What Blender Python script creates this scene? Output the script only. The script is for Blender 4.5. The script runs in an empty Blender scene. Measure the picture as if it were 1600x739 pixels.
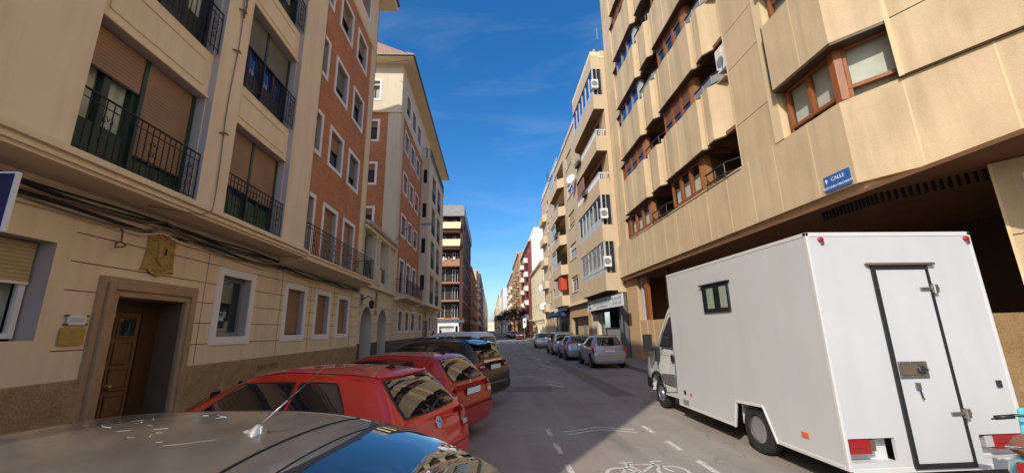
import bpy, bmesh, math, random
from mathutils import Vector, Matrix
from mathutils.bvhtree import BVHTree
SC = bpy.context.scene
COL = SC.collection
R = random.Random(11)
rad = math.radians

# ------------------------------------------------------------------ materials
def new_mat(name):
    m = bpy.data.materials.new(name); m.use_nodes = True
    nt = m.node_tree; b = nt.nodes['Principled BSDF']
    return m, nt, b
def N(nt, typ, **kw):
    n = nt.nodes.new(typ)
    for k, v in kw.items():
        if k in n.inputs: n.inputs[k].default_value = v
        else: setattr(n, k, v)
    return n
def coords(nt, kind='world'):
    if kind == 'world':
        g = N(nt, 'ShaderNodeNewGeometry'); return g.outputs['Position']
    g = N(nt, 'ShaderNodeTexCoord'); return g.outputs['Object']
def ramp(nt, fac, stops):
    r = N(nt, 'ShaderNodeValToRGB'); e = r.color_ramp.elements
    while len(e) < len(stops): e.new(0.5)
    for i, (p, c) in enumerate(stops):
        e[i].position = p; e[i].color = (c[0], c[1], c[2], 1)
    nt.links.new(fac, r.inputs['Fac']); return r.outputs['Color']
def mix(nt, fac, a, b, mode='MIX'):
    m = N(nt, 'ShaderNodeMix', data_type='RGBA', blend_type=mode)
    if isinstance(fac, (int, float)): m.inputs[0].default_value = fac
    else: nt.links.new(fac, m.inputs[0])
    for i, x in ((6, a), (7, b)):
        if isinstance(x, (tuple, list)): m.inputs[i].default_value = (x[0], x[1], x[2], 1)
        else: nt.links.new(x, m.inputs[i])
    return m.outputs[2]
def noise(nt, vec, scale, detail=4, rough=0.55, stretch=None):
    if stretch:
        mp = N(nt, 'ShaderNodeMapping'); mp.inputs['Scale'].default_value = stretch
        nt.links.new(vec, mp.inputs['Vector']); vec = mp.outputs['Vector']
    n = N(nt, 'ShaderNodeTexNoise', Scale=scale, Detail=detail, Roughness=rough)
    nt.links.new(vec, n.inputs['Vector']); return n.outputs['Fac']
def bump(nt, b, h, strength=0.3, dist=0.01):
    bp = N(nt, 'ShaderNodeBump', Strength=strength, Distance=dist)
    nt.links.new(h, bp.inputs['Height']); nt.links.new(bp.outputs['Normal'], b.inputs['Normal'])
def mul(c, k): return tuple(min(1, x * k) for x in c)
def surf(name, col, rough=0.85, var=0.12, scale=1.2, streak=0.0, grain=0.0, grain_scale=60, bmp=0.15, metal=0.0, stain=None, spec=0.3, kind='world'):
    m, nt, b = new_mat(name); P = coords(nt, kind)
    c = ramp(nt, noise(nt, P, scale, 6, 0.6), [(0.25, mul(col, 1 - var)), (0.75, mul(col, 1 + var))])
    if streak:
        s = noise(nt, P, 1.6, 5, 0.65, (2.2, 2.2, 0.22))
        f = ramp(nt, s, [(0.45, (0, 0, 0)), (0.75, (streak, streak, streak))])
        c = mix(nt, f, c, stain or mul(col, 0.45))
    if grain:
        g = noise(nt, P, grain_scale, 3, 0.7)
        gc = ramp(nt, g, [(0.3, (1 - grain,) * 3), (0.7, (1 + grain * .0,) * 3)])
        c = mix(nt, 1.0, c, gc, 'MULTIPLY')
    nt.links.new(c, b.inputs['Base Color'])
    b.inputs['Roughness'].default_value = rough; b.inputs['Metallic'].default_value = metal
    b.inputs['Specular IOR Level'].default_value = spec
    if bmp: bump(nt, b, noise(nt, P, grain_scale, 4, 0.7), bmp, 0.01)
    return m
def plain(name, col, rough=0.5, metal=0.0, coat=0.0, spec=0.5, emit=0):
    m, nt, b = new_mat(name)
    P = coords(nt, 'object')
    c = ramp(nt, noise(nt, P, 3.0, 3), [(0.3, mul(col, .93)), (0.7, mul(col, 1.05))])
    nt.links.new(c, b.inputs['Base Color'])
    b.inputs['Roughness'].default_value = rough; b.inputs['Metallic'].default_value = metal
    b.inputs['Coat Weight'].default_value = coat; b.inputs['Coat Roughness'].default_value = 0.03
    b.inputs['Specular IOR Level'].default_value = spec
    return m
def brick_mat(name, c1, c2, mortar):
    m, nt, b = new_mat(name); P = coords(nt)
    s = N(nt, 'ShaderNodeSeparateXYZ'); nt.links.new(P, s.inputs[0])
    a = N(nt, 'ShaderNodeMath', operation='ADD'); nt.links.new(s.outputs[0], a.inputs[0]); nt.links.new(s.outputs[1], a.inputs[1])
    cb = N(nt, 'ShaderNodeCombineXYZ'); nt.links.new(a.outputs[0], cb.inputs[0]); nt.links.new(s.outputs[2], cb.inputs[1])
    t = N(nt, 'ShaderNodeTexBrick', Scale=1.0)
    t.inputs['Brick Width'].default_value = 0.25; t.inputs['Row Height'].default_value = 0.068
    t.inputs['Mortar Size'].default_value = 0.008; t.inputs['Mortar Smooth'].default_value = 0.2
    t.inputs['Color1'].default_value = (*c1, 1); t.inputs['Color2'].default_value = (*c2, 1); t.inputs['Mortar'].default_value = (*mortar, 1)
    nt.links.new(cb.outputs[0], t.inputs['Vector'])
    v = ramp(nt, noise(nt, P, 0.9, 5, .7), [(0.3, (.72, .7, .68)), (0.7, (1, 1, 1))])
    v2 = ramp(nt, noise(nt, P, 9, 3, .7), [(0.3, (.75, .72, .7)), (0.7, (1, 1, 1))])
    c = mix(nt, 1.0, mix(nt, 1.0, t.outputs['Color'], v, 'MULTIPLY'), v2, 'MULTIPLY')
    nt.links.new(c, b.inputs['Base Color']); b.inputs['Roughness'].default_value = .85
    bp = N(nt, 'ShaderNodeBump', Strength=.5, Distance=.01); bp.invert = True
    nt.links.new(t.outputs['Fac'], bp.inputs['Height']); nt.links.new(bp.outputs['Normal'], b.inputs['Normal'])
    return m
def slat_mat(name, col, pitch=0.055, rough=.6):
    m, nt, b = new_mat(name); P = coords(nt)
    s = N(nt, 'ShaderNodeSeparateXYZ'); nt.links.new(P, s.inputs[0])
    d = N(nt, 'ShaderNodeMath', operation='DIVIDE'); d.inputs[1].default_value = pitch; nt.links.new(s.outputs[2], d.inputs[0])
    f = N(nt, 'ShaderNodeMath', operation='FRACT'); nt.links.new(d.outputs[0], f.inputs[0])
    line = ramp(nt, f.outputs[0], [(0.0, (.25, .25, .25)), (0.14, (1, 1, 1))])
    base = ramp(nt, noise(nt, P, 2.0, 4), [(0.3, mul(col, .82)), (0.7, mul(col, 1.1))])
    nt.links.new(mix(nt, 1.0, base, line, 'MULTIPLY'), b.inputs['Base Color'])
    b.inputs['Roughness'].default_value = rough
    bump(nt, b, line, .5, .01)
    return m
def glass_mat(name, tint=(.03, .035, .04), rough=.02, spec=.5, clear=0.0, coat=.6):
    m, nt, b = new_mat(name)
    P = coords(nt)
    b.inputs['Base Color'].default_value = (*tint, 1); b.inputs['Roughness'].default_value = rough
    b.inputs['Specular IOR Level'].default_value = spec; b.inputs['Coat Weight'].default_value = coat; b.inputs['Coat Roughness'].default_value = 0.01
    bump(nt, b, noise(nt, P, 1.3, 2), .05, .02)
    if clear:
        o = [n for n in nt.nodes if n.type == 'OUTPUT_MATERIAL'][0]
        t = N(nt, 'ShaderNodeBsdfTransparent'); t.inputs[0].default_value = (.9, .95, .93, 1)
        mx = N(nt, 'ShaderNodeMixShader'); mx.inputs[0].default_value = clear
        nt.links.new(b.outputs[0], mx.inputs[1]); nt.links.new(t.outputs[0], mx.inputs[2]); nt.links.new(mx.outputs[0], o.inputs[0])
    return m
def wood_mat(name, col, axis='z', rough=.5):
    st = (18, 18, 1.2) if axis == 'z' else (1.5, 1.5, 22)
    m, nt, b = new_mat(name); P = coords(nt)
    g = noise(nt, P, 2.2, 6, .6, st)
    c = ramp(nt, g, [(0.3, mul(col, .6)), (0.55, col), (0.8, mul(col, 1.3))])
    nt.links.new(c, b.inputs['Base Color']); b.inputs['Roughness'].default_value = rough
    bump(nt, b, g, .2, .004); return m
def paint_mat(name, col, metal=0.0, flake=.0, rough=.35, dust=.0):
    m, nt, b = new_mat(name); P = coords(nt, 'object')
    c = ramp(nt, noise(nt, P, 1.8, 4), [(0.3, mul(col, .93)), (0.7, mul(col, 1.07))])
    if dust:
        d = noise(nt, P, 3.5, 8, .75)
        f = ramp(nt, d, [(0.4, (0, 0, 0)), (0.75, (dust,) * 3)])
        c = mix(nt, f, c, (.32, .28, .22))
        nt.links.new(ramp(nt, d, [(0.3, (.03,) * 3), (0.8, (.03 + dust * .5,) * 3)]), b.inputs['Coat Roughness'])
    nt.links.new(c, b.inputs['Base Color'])
    b.inputs['Roughness'].default_value = rough; b.inputs['Metallic'].default_value = metal
    b.inputs['Coat Weight'].default_value = 1.0
    if not dust: b.inputs['Coat Roughness'].default_value = .02
    return m

M = {}
M['cream'] = surf('cream render', (.88, .72, .5), .9, .07, .7, .28, .06, 90, .12, stain=(.42, .32, .2))
M['cream_trim'] = surf('cream trim', (.82, .67, .45), .85, .06, 1.5, .1, 0, 50, .08)
M['cream2'] = surf('pale cream render', (.74, .65, .49), .9, .06, .8, .2, .05, 90, .1, stain=(.35, .3, .22))
M['groove'] = surf('groove shadow mortar', (.2, .135, .07), .95, .1, 3)
M['plinth'] = surf('rough brown plinth', (.54, .37, .19), .95, .22, 5, .2, .5, 42, .9)
M['plinth_dark'] = surf('dark stone plinth', (.07, .065, .062), .5, .2, 3, 0, .2, 30, .1)
M['brick'] = brick_mat('orange brick', (.8, .3, .105), (.68, .225, .075), (.58, .38, .25))
M['white'] = surf('white painted surround', (.88, .865, .86), .7, .03, 2, .08, 0, 40, .05)
M['reveal'] = surf('shade tinted grey reveal', (.5, .44, .42), .8, .05, 2)  # greyed colour imitates sky-lit shade inside the window recesses
M['stone'] = surf('brown stone surround', (.46, .32, .185), .7, .15, 4, .15, .15, 60, .25)
M['carved'] = surf('ochre carved stone', (.55, .36, .13), .85, .25, 9, .0, .3, 50, .5)
M['iron'] = plain('black iron', (.018, .017, .018), .45, .3)
M['cable'] = plain('black cable', (.03, .03, .03), .6)
M['cable_grey'] = plain('grey cable', (.2, .18, .14), .6)
M['shutter'] = slat_mat('brown roller shutter', (.34, .2, .115))
M['shutter_tan'] = slat_mat('tan roller shutter', (.52, .4, .2), .05)
M['shutter_grey'] = slat_mat('grey roller shutter', (.16, .155, .13))
M['shutter_brown_red'] = slat_mat('reddish brown slatted shutter', (.2, .085, .04), .07)
M['shutter_white'] = slat_mat('white roller shutter', (.6, .58, .52))
M['greenframe'] = plain('dark green frame', (.02, .05, .035), .4)
M['greenpanel'] = plain('green panel', (.03, .1, .045), .5)
M['darkframe'] = plain('dark frame', (.03, .03, .035), .4)
M['greyframe'] = plain('grey frame', (.25, .25, .24), .5)
M['alu'] = plain('white aluminium', (.55, .57, .58), .4, .2)
M['glass'] = glass_mat('window glass', (.02, .025, .03))
M['glass_clear'] = glass_mat('clear window glass', (.02, .03, .03), clear=.84)
M['glass_sky'] = glass_mat('sky reflection glass', (.02, .05, .2), .04)  # blue base colour imitates sky reflected in the panes
M['glass_car'] = glass_mat('dark car glass', (.012, .014, .016), .012, .9, 0, 1.0)
M['curtain'] = surf('net curtain', (.84, .8, .7), .9, .1, 6, .3, 0, 40, .1, stain=(.3, .28, .24))
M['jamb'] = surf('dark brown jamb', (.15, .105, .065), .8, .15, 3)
M['dark'] = plain('dark interior', (.015, .013, .012), .8)
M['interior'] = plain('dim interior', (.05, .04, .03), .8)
M['wood'] = wood_mat('varnished wood frame', (.30, .1, .028))
M['wood_h'] = wood_mat('varnished wood slats', (.36, .16, .06), 'h')
M['wood_dark'] = wood_mat('dark door wood', (.085, .042, .014))
M['wood_door'] = wood_mat('brown door wood', (.2, .11, .04))
M['conc'] = surf('ochre precast concrete', (.66, .505, .31), .9, .13, .8, .38, .16, 45, .55, stain=(.35, .25, .13))
M['conc_joint'] = surf('pale joint', (.72, .57, .34), .9, .05, 2)
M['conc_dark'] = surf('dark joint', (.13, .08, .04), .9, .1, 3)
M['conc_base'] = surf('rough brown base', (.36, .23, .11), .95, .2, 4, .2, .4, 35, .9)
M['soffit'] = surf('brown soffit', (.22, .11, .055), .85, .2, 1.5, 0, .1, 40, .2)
M['beige'] = surf('beige render', (.62, .48, .31), .9, .08, .5, .35, .08, 60, .15, stain=(.42, .33, .22))
M['beige2'] = surf('tan render', (.55, .37, .2), .9, .08, .6, .25, .08, 60, .15)
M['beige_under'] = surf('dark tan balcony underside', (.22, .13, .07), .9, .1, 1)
M['tile'] = surf('terracotta tile', (.45, .28, .2), .85, .25, 6, 0, .2, 30, .3)
M['tile_pale'] = surf('pale roof tile', (.66, .58, .5), .85, .2, 6, 0, .2, 30, .3)
M['brownbrick'] = brick_mat('dark brown brick', (.12, .055, .035), (.085, .04, .028), (.09, .06, .05))
M['pinkish'] = surf('reddish balcony render', (.42, .2, .12), .8, .1, 1)
M['awning_y'] = plain('yellow awning', (.86, .68, .36), .8)
M['awning_b'] = plain('blue awning', (.03, .06, .2), .7)
M['awning_r'] = plain('orange red awning', (.6, .07, .02), .8)
M['panel_grey'] = slat_mat('grey metal parapet', (.3, .29, .28), .45)
M['orange'] = surf('orange ochre render', (.5, .3, .13), .9, .1, .3, .2)
M['yellow'] = surf('pale yellow render', (.86, .74, .5), .9, .05, .4, .15)
M['whitewall'] = surf('white party wall', (.86, .84, .8), .9, .04, .3, .15)
M['maroon'] = surf('maroon render', (.3, .09, .075), .85, .1, .5)
M['darkgrey'] = surf('dark grey render', (.12, .12, .13), .8, .1, .5)
M['pinkroof'] = surf('pink terrace wall', (.72, .42, .38), .85, .05, .5)
M['pave'] = None
M['black_rubber'] = plain('tyre rubber', (.022, .021, .02), .8)
M['rim'] = plain('silver rim', (.55, .56, .58), .3, .8)
M['blackpl'] = plain('black plastic', (.02, .02, .022), .45)
M['red_lens'] = plain('red lens', (.34, .008, .012), .12, 0, 1)
M['orange_lens'] = plain('orange lens', (.75, .16, .01), .2, 0, 1)
M['clear_lens'] = plain('clear lens', (.6, .6, .62), .12, .2, 1)
M['plate'] = plain('white number plate', (.82, .82, .82), .4)
M['chrome'] = plain('chrome', (.75, .76, .8), .12, 1.0)
M['steel'] = plain('dull steel', (.4, .38, .34), .35, .9)
M['rust'] = plain('rusty steel', (.2, .14, .09), .6, .4)
M['brass'] = plain('brass plate', (.55, .38, .08), .45, .4)
M['white_pl'] = plain('white plastic', (.8, .8, .8), .4)
M['signblue'] = plain('blue enamel', (.03, .13, .42), .35, 0, .5)
M['navy'] = plain('navy enamel', (.008, .015, .1), .4)
M['pink'] = plain('orange bars', (.75, .3, .12), .6)

# ------------------------------------------------------------------ mesh helpers
class Fr:
    """wall frame: u along the wall, d outward, z up"""
    def __init__(s, o, U, Nn):
        s.o = Vector(o); s.U = Vector(U).normalized(); s.N = Vector(Nn).normalized()
    def p(s, u, d, z): return s.o + s.U * u + s.N * d + Vector((0, 0, z))
WO = {}   # world origin of each object
def worg(o): return WO.get(o.name, Vector((0, 0, 0))) if o else Vector((0, 0, 0))
class MB:
    def __init__(s): s.v = []; s.f = []; s.mi = []; s.mats = []
    def m(s, mat):
        if isinstance(mat, str): mat = M[mat]
        if mat not in s.mats: s.mats.append(mat)
        return s.mats.index(mat)
    def face(s, pts, mat):
        k = len(s.v); s.v += [Vector(p) for p in pts]; s.f.append(list(range(k, k + len(pts)))); s.mi.append(s.m(mat))
    def hexa(s, P, mat):
        k = len(s.v); s.v += [Vector(p) for p in P]; i = s.m(mat)
        for q in ((0, 3, 2, 1), (4, 5, 6, 7), (0, 1, 5, 4), (1, 2, 6, 5), (2, 3, 7, 6), (3, 0, 4, 7)):
            s.f.append([k + a for a in q]); s.mi.append(i)
    def box(s, x0, x1, y0, y1, z0, z1, mat):
        s.hexa([(x0, y0, z0), (x1, y0, z0), (x1, y1, z0), (x0, y1, z0), (x0, y0, z1), (x1, y0, z1), (x1, y1, z1), (x0, y1, z1)], mat)
    def fbox(s, fr, u0, u1, d0, d1, z0, z1, mat):
        s.hexa([fr.p(u0, d0, z0), fr.p(u1, d0, z0), fr.p(u1, d1, z0), fr.p(u0, d1, z0), fr.p(u0, d0, z1), fr.p(u1, d0, z1), fr.p(u1, d1, z1), fr.p(u0, d1, z1)], mat)
    def prism(s, poly, vec, mat, cap=True):
        """extrude a closed polygon (3D points) along vec"""
        vec = Vector(vec); k = len(s.v); n = len(poly); i = s.m(mat)
        s.v += [Vector(p) for p in poly] + [Vector(p) + vec for p in poly]
        for a in range(n):
            b = (a + 1) % n; s.f.append([k + a, k + b, k + n + b, k + n + a]); s.mi.append(i)
        if cap:
            s.f.append([k + a for a in range(n)][::-1]); s.mi.append(i)
            s.f.append([k + n + a for a in range(n)]); s.mi.append(i)
    def tube(s, pts, r, mat, n=6, r1=None, cap=True):
        pts = [Vector(p) for p in pts]; i = s.m(mat); k0 = len(s.v); L = len(pts)
        up = Vector((0, 0, 1)); prev = None
        for j, p in enumerate(pts):
            t = (pts[min(j + 1, L - 1)] - pts[max(j - 1, 0)])
            if t.length < 1e-9: t = Vector((0, 0, 1))
            t.normalize()
            a = t.cross(up) if abs(t.z) < .95 else t.cross(Vector((1, 0, 0)))
            if prev is not None:
                a2 = prev - t * prev.dot(t)
                if a2.length > 1e-4: a = a2
            a.normalize(); prev = a; b = t.cross(a)
            rr = r if r1 is None else r + (r1 - r) * j / max(1, L - 1)
            for q in range(n):
                th = 2 * math.pi * (q + .5) / n
                s.v.append(p + a * (math.cos(th) * rr) + b * (math.sin(th) * rr))
        for j in range(L - 1):
            for q in range(n):
                q2 = (q + 1) % n
                s.f.append([k0 + j * n + q, k0 + j * n + q2, k0 + (j + 1) * n + q2, k0 + (j + 1) * n + q]); s.mi.append(i)
        if cap:
            s.f.append([k0 + q for q in range(n)][::-1]); s.mi.append(i)
            s.f.append([k0 + (L - 1) * n + q for q in range(n)]); s.mi.append(i)
    def lathe(s, prof, c, axis, mat, n=24, cap=True):
        """prof: list of (radius, offset along axis)"""
        axis = Vector(axis).normalized(); a = axis.orthogonal().normalized(); b = axis.cross(a); c = Vector(c); i = s.m(mat); k0 = len(s.v)
        for (r, o) in prof:
            for q in range(n):
                th = 2 * math.pi * q / n; s.v.append(c + axis * o + a * (r * math.cos(th)) + b * (r * math.sin(th)))
        for j in range(len(prof) - 1):
            for q in range(n):
                q2 = (q + 1) % n
                s.f.append([k0 + j * n + q, k0 + j * n + q2, k0 + (j + 1) * n + q2, k0 + (j + 1) * n + q]); s.mi.append(i)
        if cap:
            s.f.append([k0 + q for q in range(n)][::-1]); s.mi.append(i)
            s.f.append([k0 + (len(prof) - 1) * n + q for q in range(n)]); s.mi.append(i)
    def grid(s, rows, mat):
        k0 = len(s.v); i = s.m(mat); h = len(rows); w = len(rows[0])
        for r in rows: s.v += [Vector(p) for p in r]
        for a in range(h - 1):
            for b in range(w - 1):
                s.f.append([k0 + a * w + b, k0 + a * w + b + 1, k0 + (a + 1) * w + b + 1, k0 + (a + 1) * w + b]); s.mi.append(i)
    def build(s, name, parent=None, at=None, smooth=False, bevel=0.0, auto=None):
        if not s.f: return None
        org = Vector(at) if at is not None else worg(parent)
        me = bpy.data.meshes.new(name)
        me.from_pydata([tuple(v - org) for v in s.v], [], s.f)
        for mt in s.mats: me.materials.append(mt)
        me.polygons.foreach_set('material_index', s.mi)
        me.update()
        bm = bmesh.new(); bm.from_mesh(me); bmesh.ops.recalc_face_normals(bm, faces=bm.faces); bm.to_mesh(me); bm.free()
        if smooth:
            for p in me.polygons: p.use_smooth = True
            if auto: me.set_sharp_from_angle(angle=rad(auto))
        o = bpy.data.objects.new(name, me); COL.objects.link(o)
        if parent: o.parent = parent
        o.location = org - worg(parent)
        WO[o.name] = org
        if bevel:
            md = o.modifiers.new('edge', 'BEVEL'); md.width = bevel; md.segments = 2; md.limit_method = 'ANGLE'; md.angle_limit = rad(50)
        return o
def thing(name, loc, label, cat, group=None):
    o = bpy.data.objects.new(name, None); COL.objects.link(o); o.location = loc; WO[o.name] = Vector(loc)
    tag(o, label, cat, group); return o
def tag(o, label, cat, group=None, kind=None):
    if label: o['label'] = label
    if cat: o['category'] = cat
    if group: o['group'] = group
    if kind: o['kind'] = kind
    return o
def structure(o): o['kind'] = 'structure'; return o
def children_of(o): return KIDS.get(o.name, [])
KIDS = {}
def kids(o): return [c for c in bpy.data.objects if c.parent == o]
def copy_tree(o, parent, loc, wo):
    c = o.copy(); COL.objects.link(c)
    c.parent = parent; c.location = loc; WO[c.name] = Vector(wo)
    d = Vector(wo) - worg(o)
    for ch in list(o.children):
        copy_tree(ch, c, ch.location.copy(), worg(ch) + d)
    return c

def wall(mb, fr, u0, u1, z0, z1, holes, mat, depth=.25, rmat=None, d=0.0):
    """wall sheet with rectangular holes (u0,u1,z0,z1[,depth]) and their reveals; hole given depth 0 has none"""
    us = sorted({u0, u1, *[min(max(h[i], u0), u1) for h in holes for i in (0, 1)]})
    zs = sorted({z0, z1, *[min(max(h[i], z0), z1) for h in holes for i in (2, 3)]})
    for a, b in zip(us, us[1:]):
        for c, e in zip(zs, zs[1:]):
            um, zm = (a + b) / 2, (c + e) / 2
            if any(h[0] < um < h[1] and h[2] < zm < h[3] for h in holes): continue
            mb.face([fr.p(a, d, c), fr.p(b, d, c), fr.p(b, d, e), fr.p(a, d, e)], mat)
    for h in holes:
        dp = h[4] if len(h) > 4 else depth
        if dp <= 0: continue
        a, b, c, e = h[:4]; rm = rmat or mat
        mb.face([fr.p(a, d, c), fr.p(a, d - dp, c), fr.p(a, d - dp, e), fr.p(a, d, e)], rm)
        mb.face([fr.p(b, d, c), fr.p(b, d, e), fr.p(b, d - dp, e), fr.p(b, d - dp, c)], rm)
        mb.face([fr.p(a, d, c), fr.p(b, d, c), fr.p(b, d - dp, c), fr.p(a, d - dp, c)], rm)
        mb.face([fr.p(a, d, e), fr.p(a, d - dp, e), fr.p(b, d - dp, e), fr.p(b, d, e)], rm)

def window(parent, fr, u0, u1, z0, z1, depth=.2, surround=None, smat='white', sproud=.025, fmat='darkframe', gmat='glass',
           shut=0.0, shmat='shutter', cols=2, curtain=False, sill=None, fw=.05, rail=None):
    """window part (frame, surround) with pane / shutter / curtain sub-parts; built at world position"""
    at = fr.p(u0, 0, z0)
    f = MB()
    if surround:
        w = surround
        a, b, c, e = u0 - w, u1 + w, z0 - w, z1 + w
        f.fbox(fr, a, u0, 0, sproud, c, e, smat); f.fbox(fr, u1, b, 0, sproud, c, e, smat)
        f.fbox(fr, u0, u1, 0, sproud, z1, e, smat); f.fbox(fr, u0, u1, 0, sproud, c, z0, smat)
    if sill: f.fbox(fr, u0 - .06, u1 + .06, -.02, .06, z0 - .06, z0 - .004, sill)
    d0, d1 = -depth - .02, -depth + .04
    f.fbox(fr, u0, u0 + fw, d0, d1, z0, z1, fmat); f.fbox(fr, u1 - fw, u1, d0, d1, z0, z1, fmat)
    f.fbox(fr, u0 + fw, u1 - fw, d0, d1, z0, z0 + fw, fmat); f.fbox(fr, u0 + fw, u1 - fw, d0, d1, z1 - fw, z1, fmat)
    for k in range(1, cols):
        uc = u0 + (u1 - u0) * k / cols
        f.fbox(fr, uc - fw * .6, uc + fw * .6, d0, d1 + .005, z0 + fw, z1 - fw, fmat)
    o = f.build('window', parent, at)
    g = MB(); g.face([fr.p(u0 + .01, -depth + .005, z0), fr.p(u1 - .01, -depth + .005, z0), fr.p(u1 - .01, -depth + .005, z1), fr.p(u0 + .01, -depth + .005, z1)], gmat)
    g.build('pane', o, at)
    if curtain:
        c = MB(); n = 24; rows = []
        for zz in (z0 + .03, z1 - .03):
            rows.append([fr.p(u0 + .03 + (u1 - u0 - .06) * i / n, -depth - .12 + .03 * math.sin(i * 1.9) + .015 * math.sin(i * .7), zz) for i in range(n + 1)])
        c.grid(rows, 'curtain'); c.build('curtain', o, at, smooth=True)
    if shut > 0.02:
        s = MB(); zb = z1 - (z1 - z0) * shut
        s.fbox(fr, u0 + .015, u1 - .015, -depth + .045, -depth + .07, zb, z1, shmat)
        s.fbox(fr, u0 + .015, u1 - .015, -depth + .04, -depth + .08, zb - .03, zb, fmat)
        s.build('shutter', o, at)
    return o, at
class WinSet:
    """repeat windows: first of each variant is built, later ones are copies sharing its meshes"""
    def __init__(s, parent, fr, variants, w, h):
        s.parent = parent; s.fr = fr; s.var = variants; s.cache = {}; s.w = w; s.h = h; s.k = 0
    def add(s, u0, z0, v=None, w=None, h=None):
        w = w or s.w; h = h or s.h
        if v is None: v = R.randrange(len(s.var))
        key = (v, round(w, 2), round(h, 2)); at = s.fr.p(u0, 0, z0)
        if key not in s.cache:
            s.cache[key] = window(s.parent, s.fr, u0, u0 + w, z0, z0 + h, **s.var[v])[0]
        else:
            copy_tree(s.cache[key], s.parent, at - worg(s.parent), at)

def railing(parent, fr, u0, u1, d, z0, h, mat='iron', pitch=.11, returns=0.0, scroll=True, name='railing', bar=.008):
    r = MB()
    segs = [((u0, d), (u1, d))]
    if returns: segs += [((u0, d - returns), (u0, d)), ((u1, d), (u1, d - returns))]
    for (a, da), (b, db) in segs:
        for zz, t in ((z0 + h, .016), (z0 + h - .12, .009), (z0 + .1, .009)):
            r.tube([fr.p(a, da, zz), fr.p(b, db, zz)], t, mat, 4)
        L = math.hypot(b - a, db - da); n = max(2, round(L / pitch))
        for i in range(n + 1):
            t = i / n; u = a + (b - a) * t; dd = da + (db - da) * t
            if scroll and i % 7 == 3 and L > 1 and i + 1 <= n:
                u2 = a + (b - a) * (i + 1) / n; um = (u + u2) / 2; w = abs(u2 - u) * .42
                for c in range(3):
                    zc = z0 + .2 + (h - .42) * (c + .5) / 3
                    for sgn in (-1, 1):
                        r.tube([fr.p(um + sgn * (w - w * .9 * math.cos(q * .9) * (1 - q / 9)), dd, zc + .085 * math.sin(q * .9) * (1 - q / 9)) for q in range(8)], .006, mat, 3, cap=False)
            r.tube([fr.p(u, dd, z0 + .02), fr.p(u, dd, z0 + h)], bar, mat, 4, cap=False)
    return r.build(name, parent)
def text_mesh(txt, size, fr, u, d, z, mat, name, parent, ext=.004, flip=False):
    cu = bpy.data.curves.new(name, 'FONT'); cu.body = txt; cu.size = size; cu.extrude = ext; cu.align_x = 'CENTER'; cu.resolution_u = 2
    t = bpy.data.objects.new(name, cu); COL.objects.link(t)
    me = bpy.data.meshes.new_from_object(t); COL.objects.unlink(t); bpy.data.objects.remove(t)
    me.materials.clear(); me.materials.append(M[mat] if isinstance(mat, str) else mat)
    org = worg(parent); U = fr.U * (-1 if flip else 1)
    for v in me.vertices:
        x, y, zz = v.co
        v.co = fr.p(u, d, z) + U * x + Vector((0, 0, y)) + fr.N * zz - org
    o = bpy.data.objects.new(name, me); COL.objects.link(o); o.parent = parent; WO[o.name] = org
    return o
# ================================================================== LEFT SIDE
XL, XC = -5.8, -5.08
GL = Fr((XL, 0, 0), (0, 1, 0), (1, 0, 0))
GC = Fr((XC, 0, 0), (0, 1, 0), (1, 0, 0))
def tiles_edge(mb, x, y0, y1, z, mat, along='y', r=.07, L=.5, rise=.16):
    """row of barrel tiles whose ends show at an eave"""
    n = int(abs(y1 - y0) / .2)
    for i in range(n):
        c = y0 + (y1 - y0) * (i + .5) / n
        if along == 'y': mb.tube([(x, c, z), (x - L, c, z + rise)], r, mat, 7)
        else: mb.tube([(c, x, z), (c, x + L, z + rise)], r, mat, 7)
# ---- L1: cream and brick block beside the camera
L1 = thing('apartment_building', (XL, -3, 0), 'cream rendered apartment block with an orange brick section, wood street door and carved shield', 'building')
gw = MB()
G_HOLES = [(3.55, 5.53, 1.87, 3.14, .3), (6.5, 7.9, .1, 2.5, .45)]
GW = [(8.76, 10.14), (11.6, 12.99), (13.57, 14.93), (15.53, 16.87)]
for a, b in GW: G_HOLES.append((a + .17, b - .17, 1.86, 3.16, .26))
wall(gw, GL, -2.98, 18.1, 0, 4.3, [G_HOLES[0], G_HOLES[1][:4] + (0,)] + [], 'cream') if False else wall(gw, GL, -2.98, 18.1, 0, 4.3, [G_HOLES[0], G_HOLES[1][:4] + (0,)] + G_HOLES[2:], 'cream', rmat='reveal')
gw.box(-14, XL + .001, -2.98, -2.9, 0, 18.3, 'cream')                      # near end wall
# painted joint lines
for zz in (1.72, 2.13, 2.53, 2.93, 3.33, 3.72):
    u = 5.75 if zz < 3.6 else -2.9
    segs = []; cuts = [(6.2, 8.22)] if zz < 2.85 else []
    cuts += [(a - .01, b + .01) for a, b in GW] if 1.7 < zz < 3.3 else []
    cuts += [(5.75, 6.25)] if zz in (2.13,) else []
    cur = u
    for a, b in sorted(cuts) + [(18.0, 18.0)]:
        if a > cur: segs.append((cur, a))
        cur = max(cur, b)
    for a, b in segs: gw.fbox(GL, a, b, -.01, .003, zz, zz + .016, 'groove')
for u in (8.42, 11.42, 13.28, 15.2, 17.1): gw.fbox(GL, u, u + .014, -.01, .0035, 1.35, 3.8, 'groove')
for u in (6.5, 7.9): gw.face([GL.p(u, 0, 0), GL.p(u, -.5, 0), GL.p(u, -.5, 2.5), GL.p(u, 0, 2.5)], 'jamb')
gw.face([GL.p(6.5, 0, 2.5), GL.p(7.9, 0, 2.5), GL.p(7.9, -.5, 2.5), GL.p(6.5, -.5, 2.5)], 'stone')
gw.build('ground_floor_wall', L1)
pl = MB()
pl.fbox(GL, -2.99, 6.22, -.02, .045, 0, 1.33, 'plinth'); pl.fbox(GL, 8.2, 18.1, -.02, .045, 0, 1.33, 'plinth')
pl.build('plinth', L1, bevel=.012)
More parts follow.
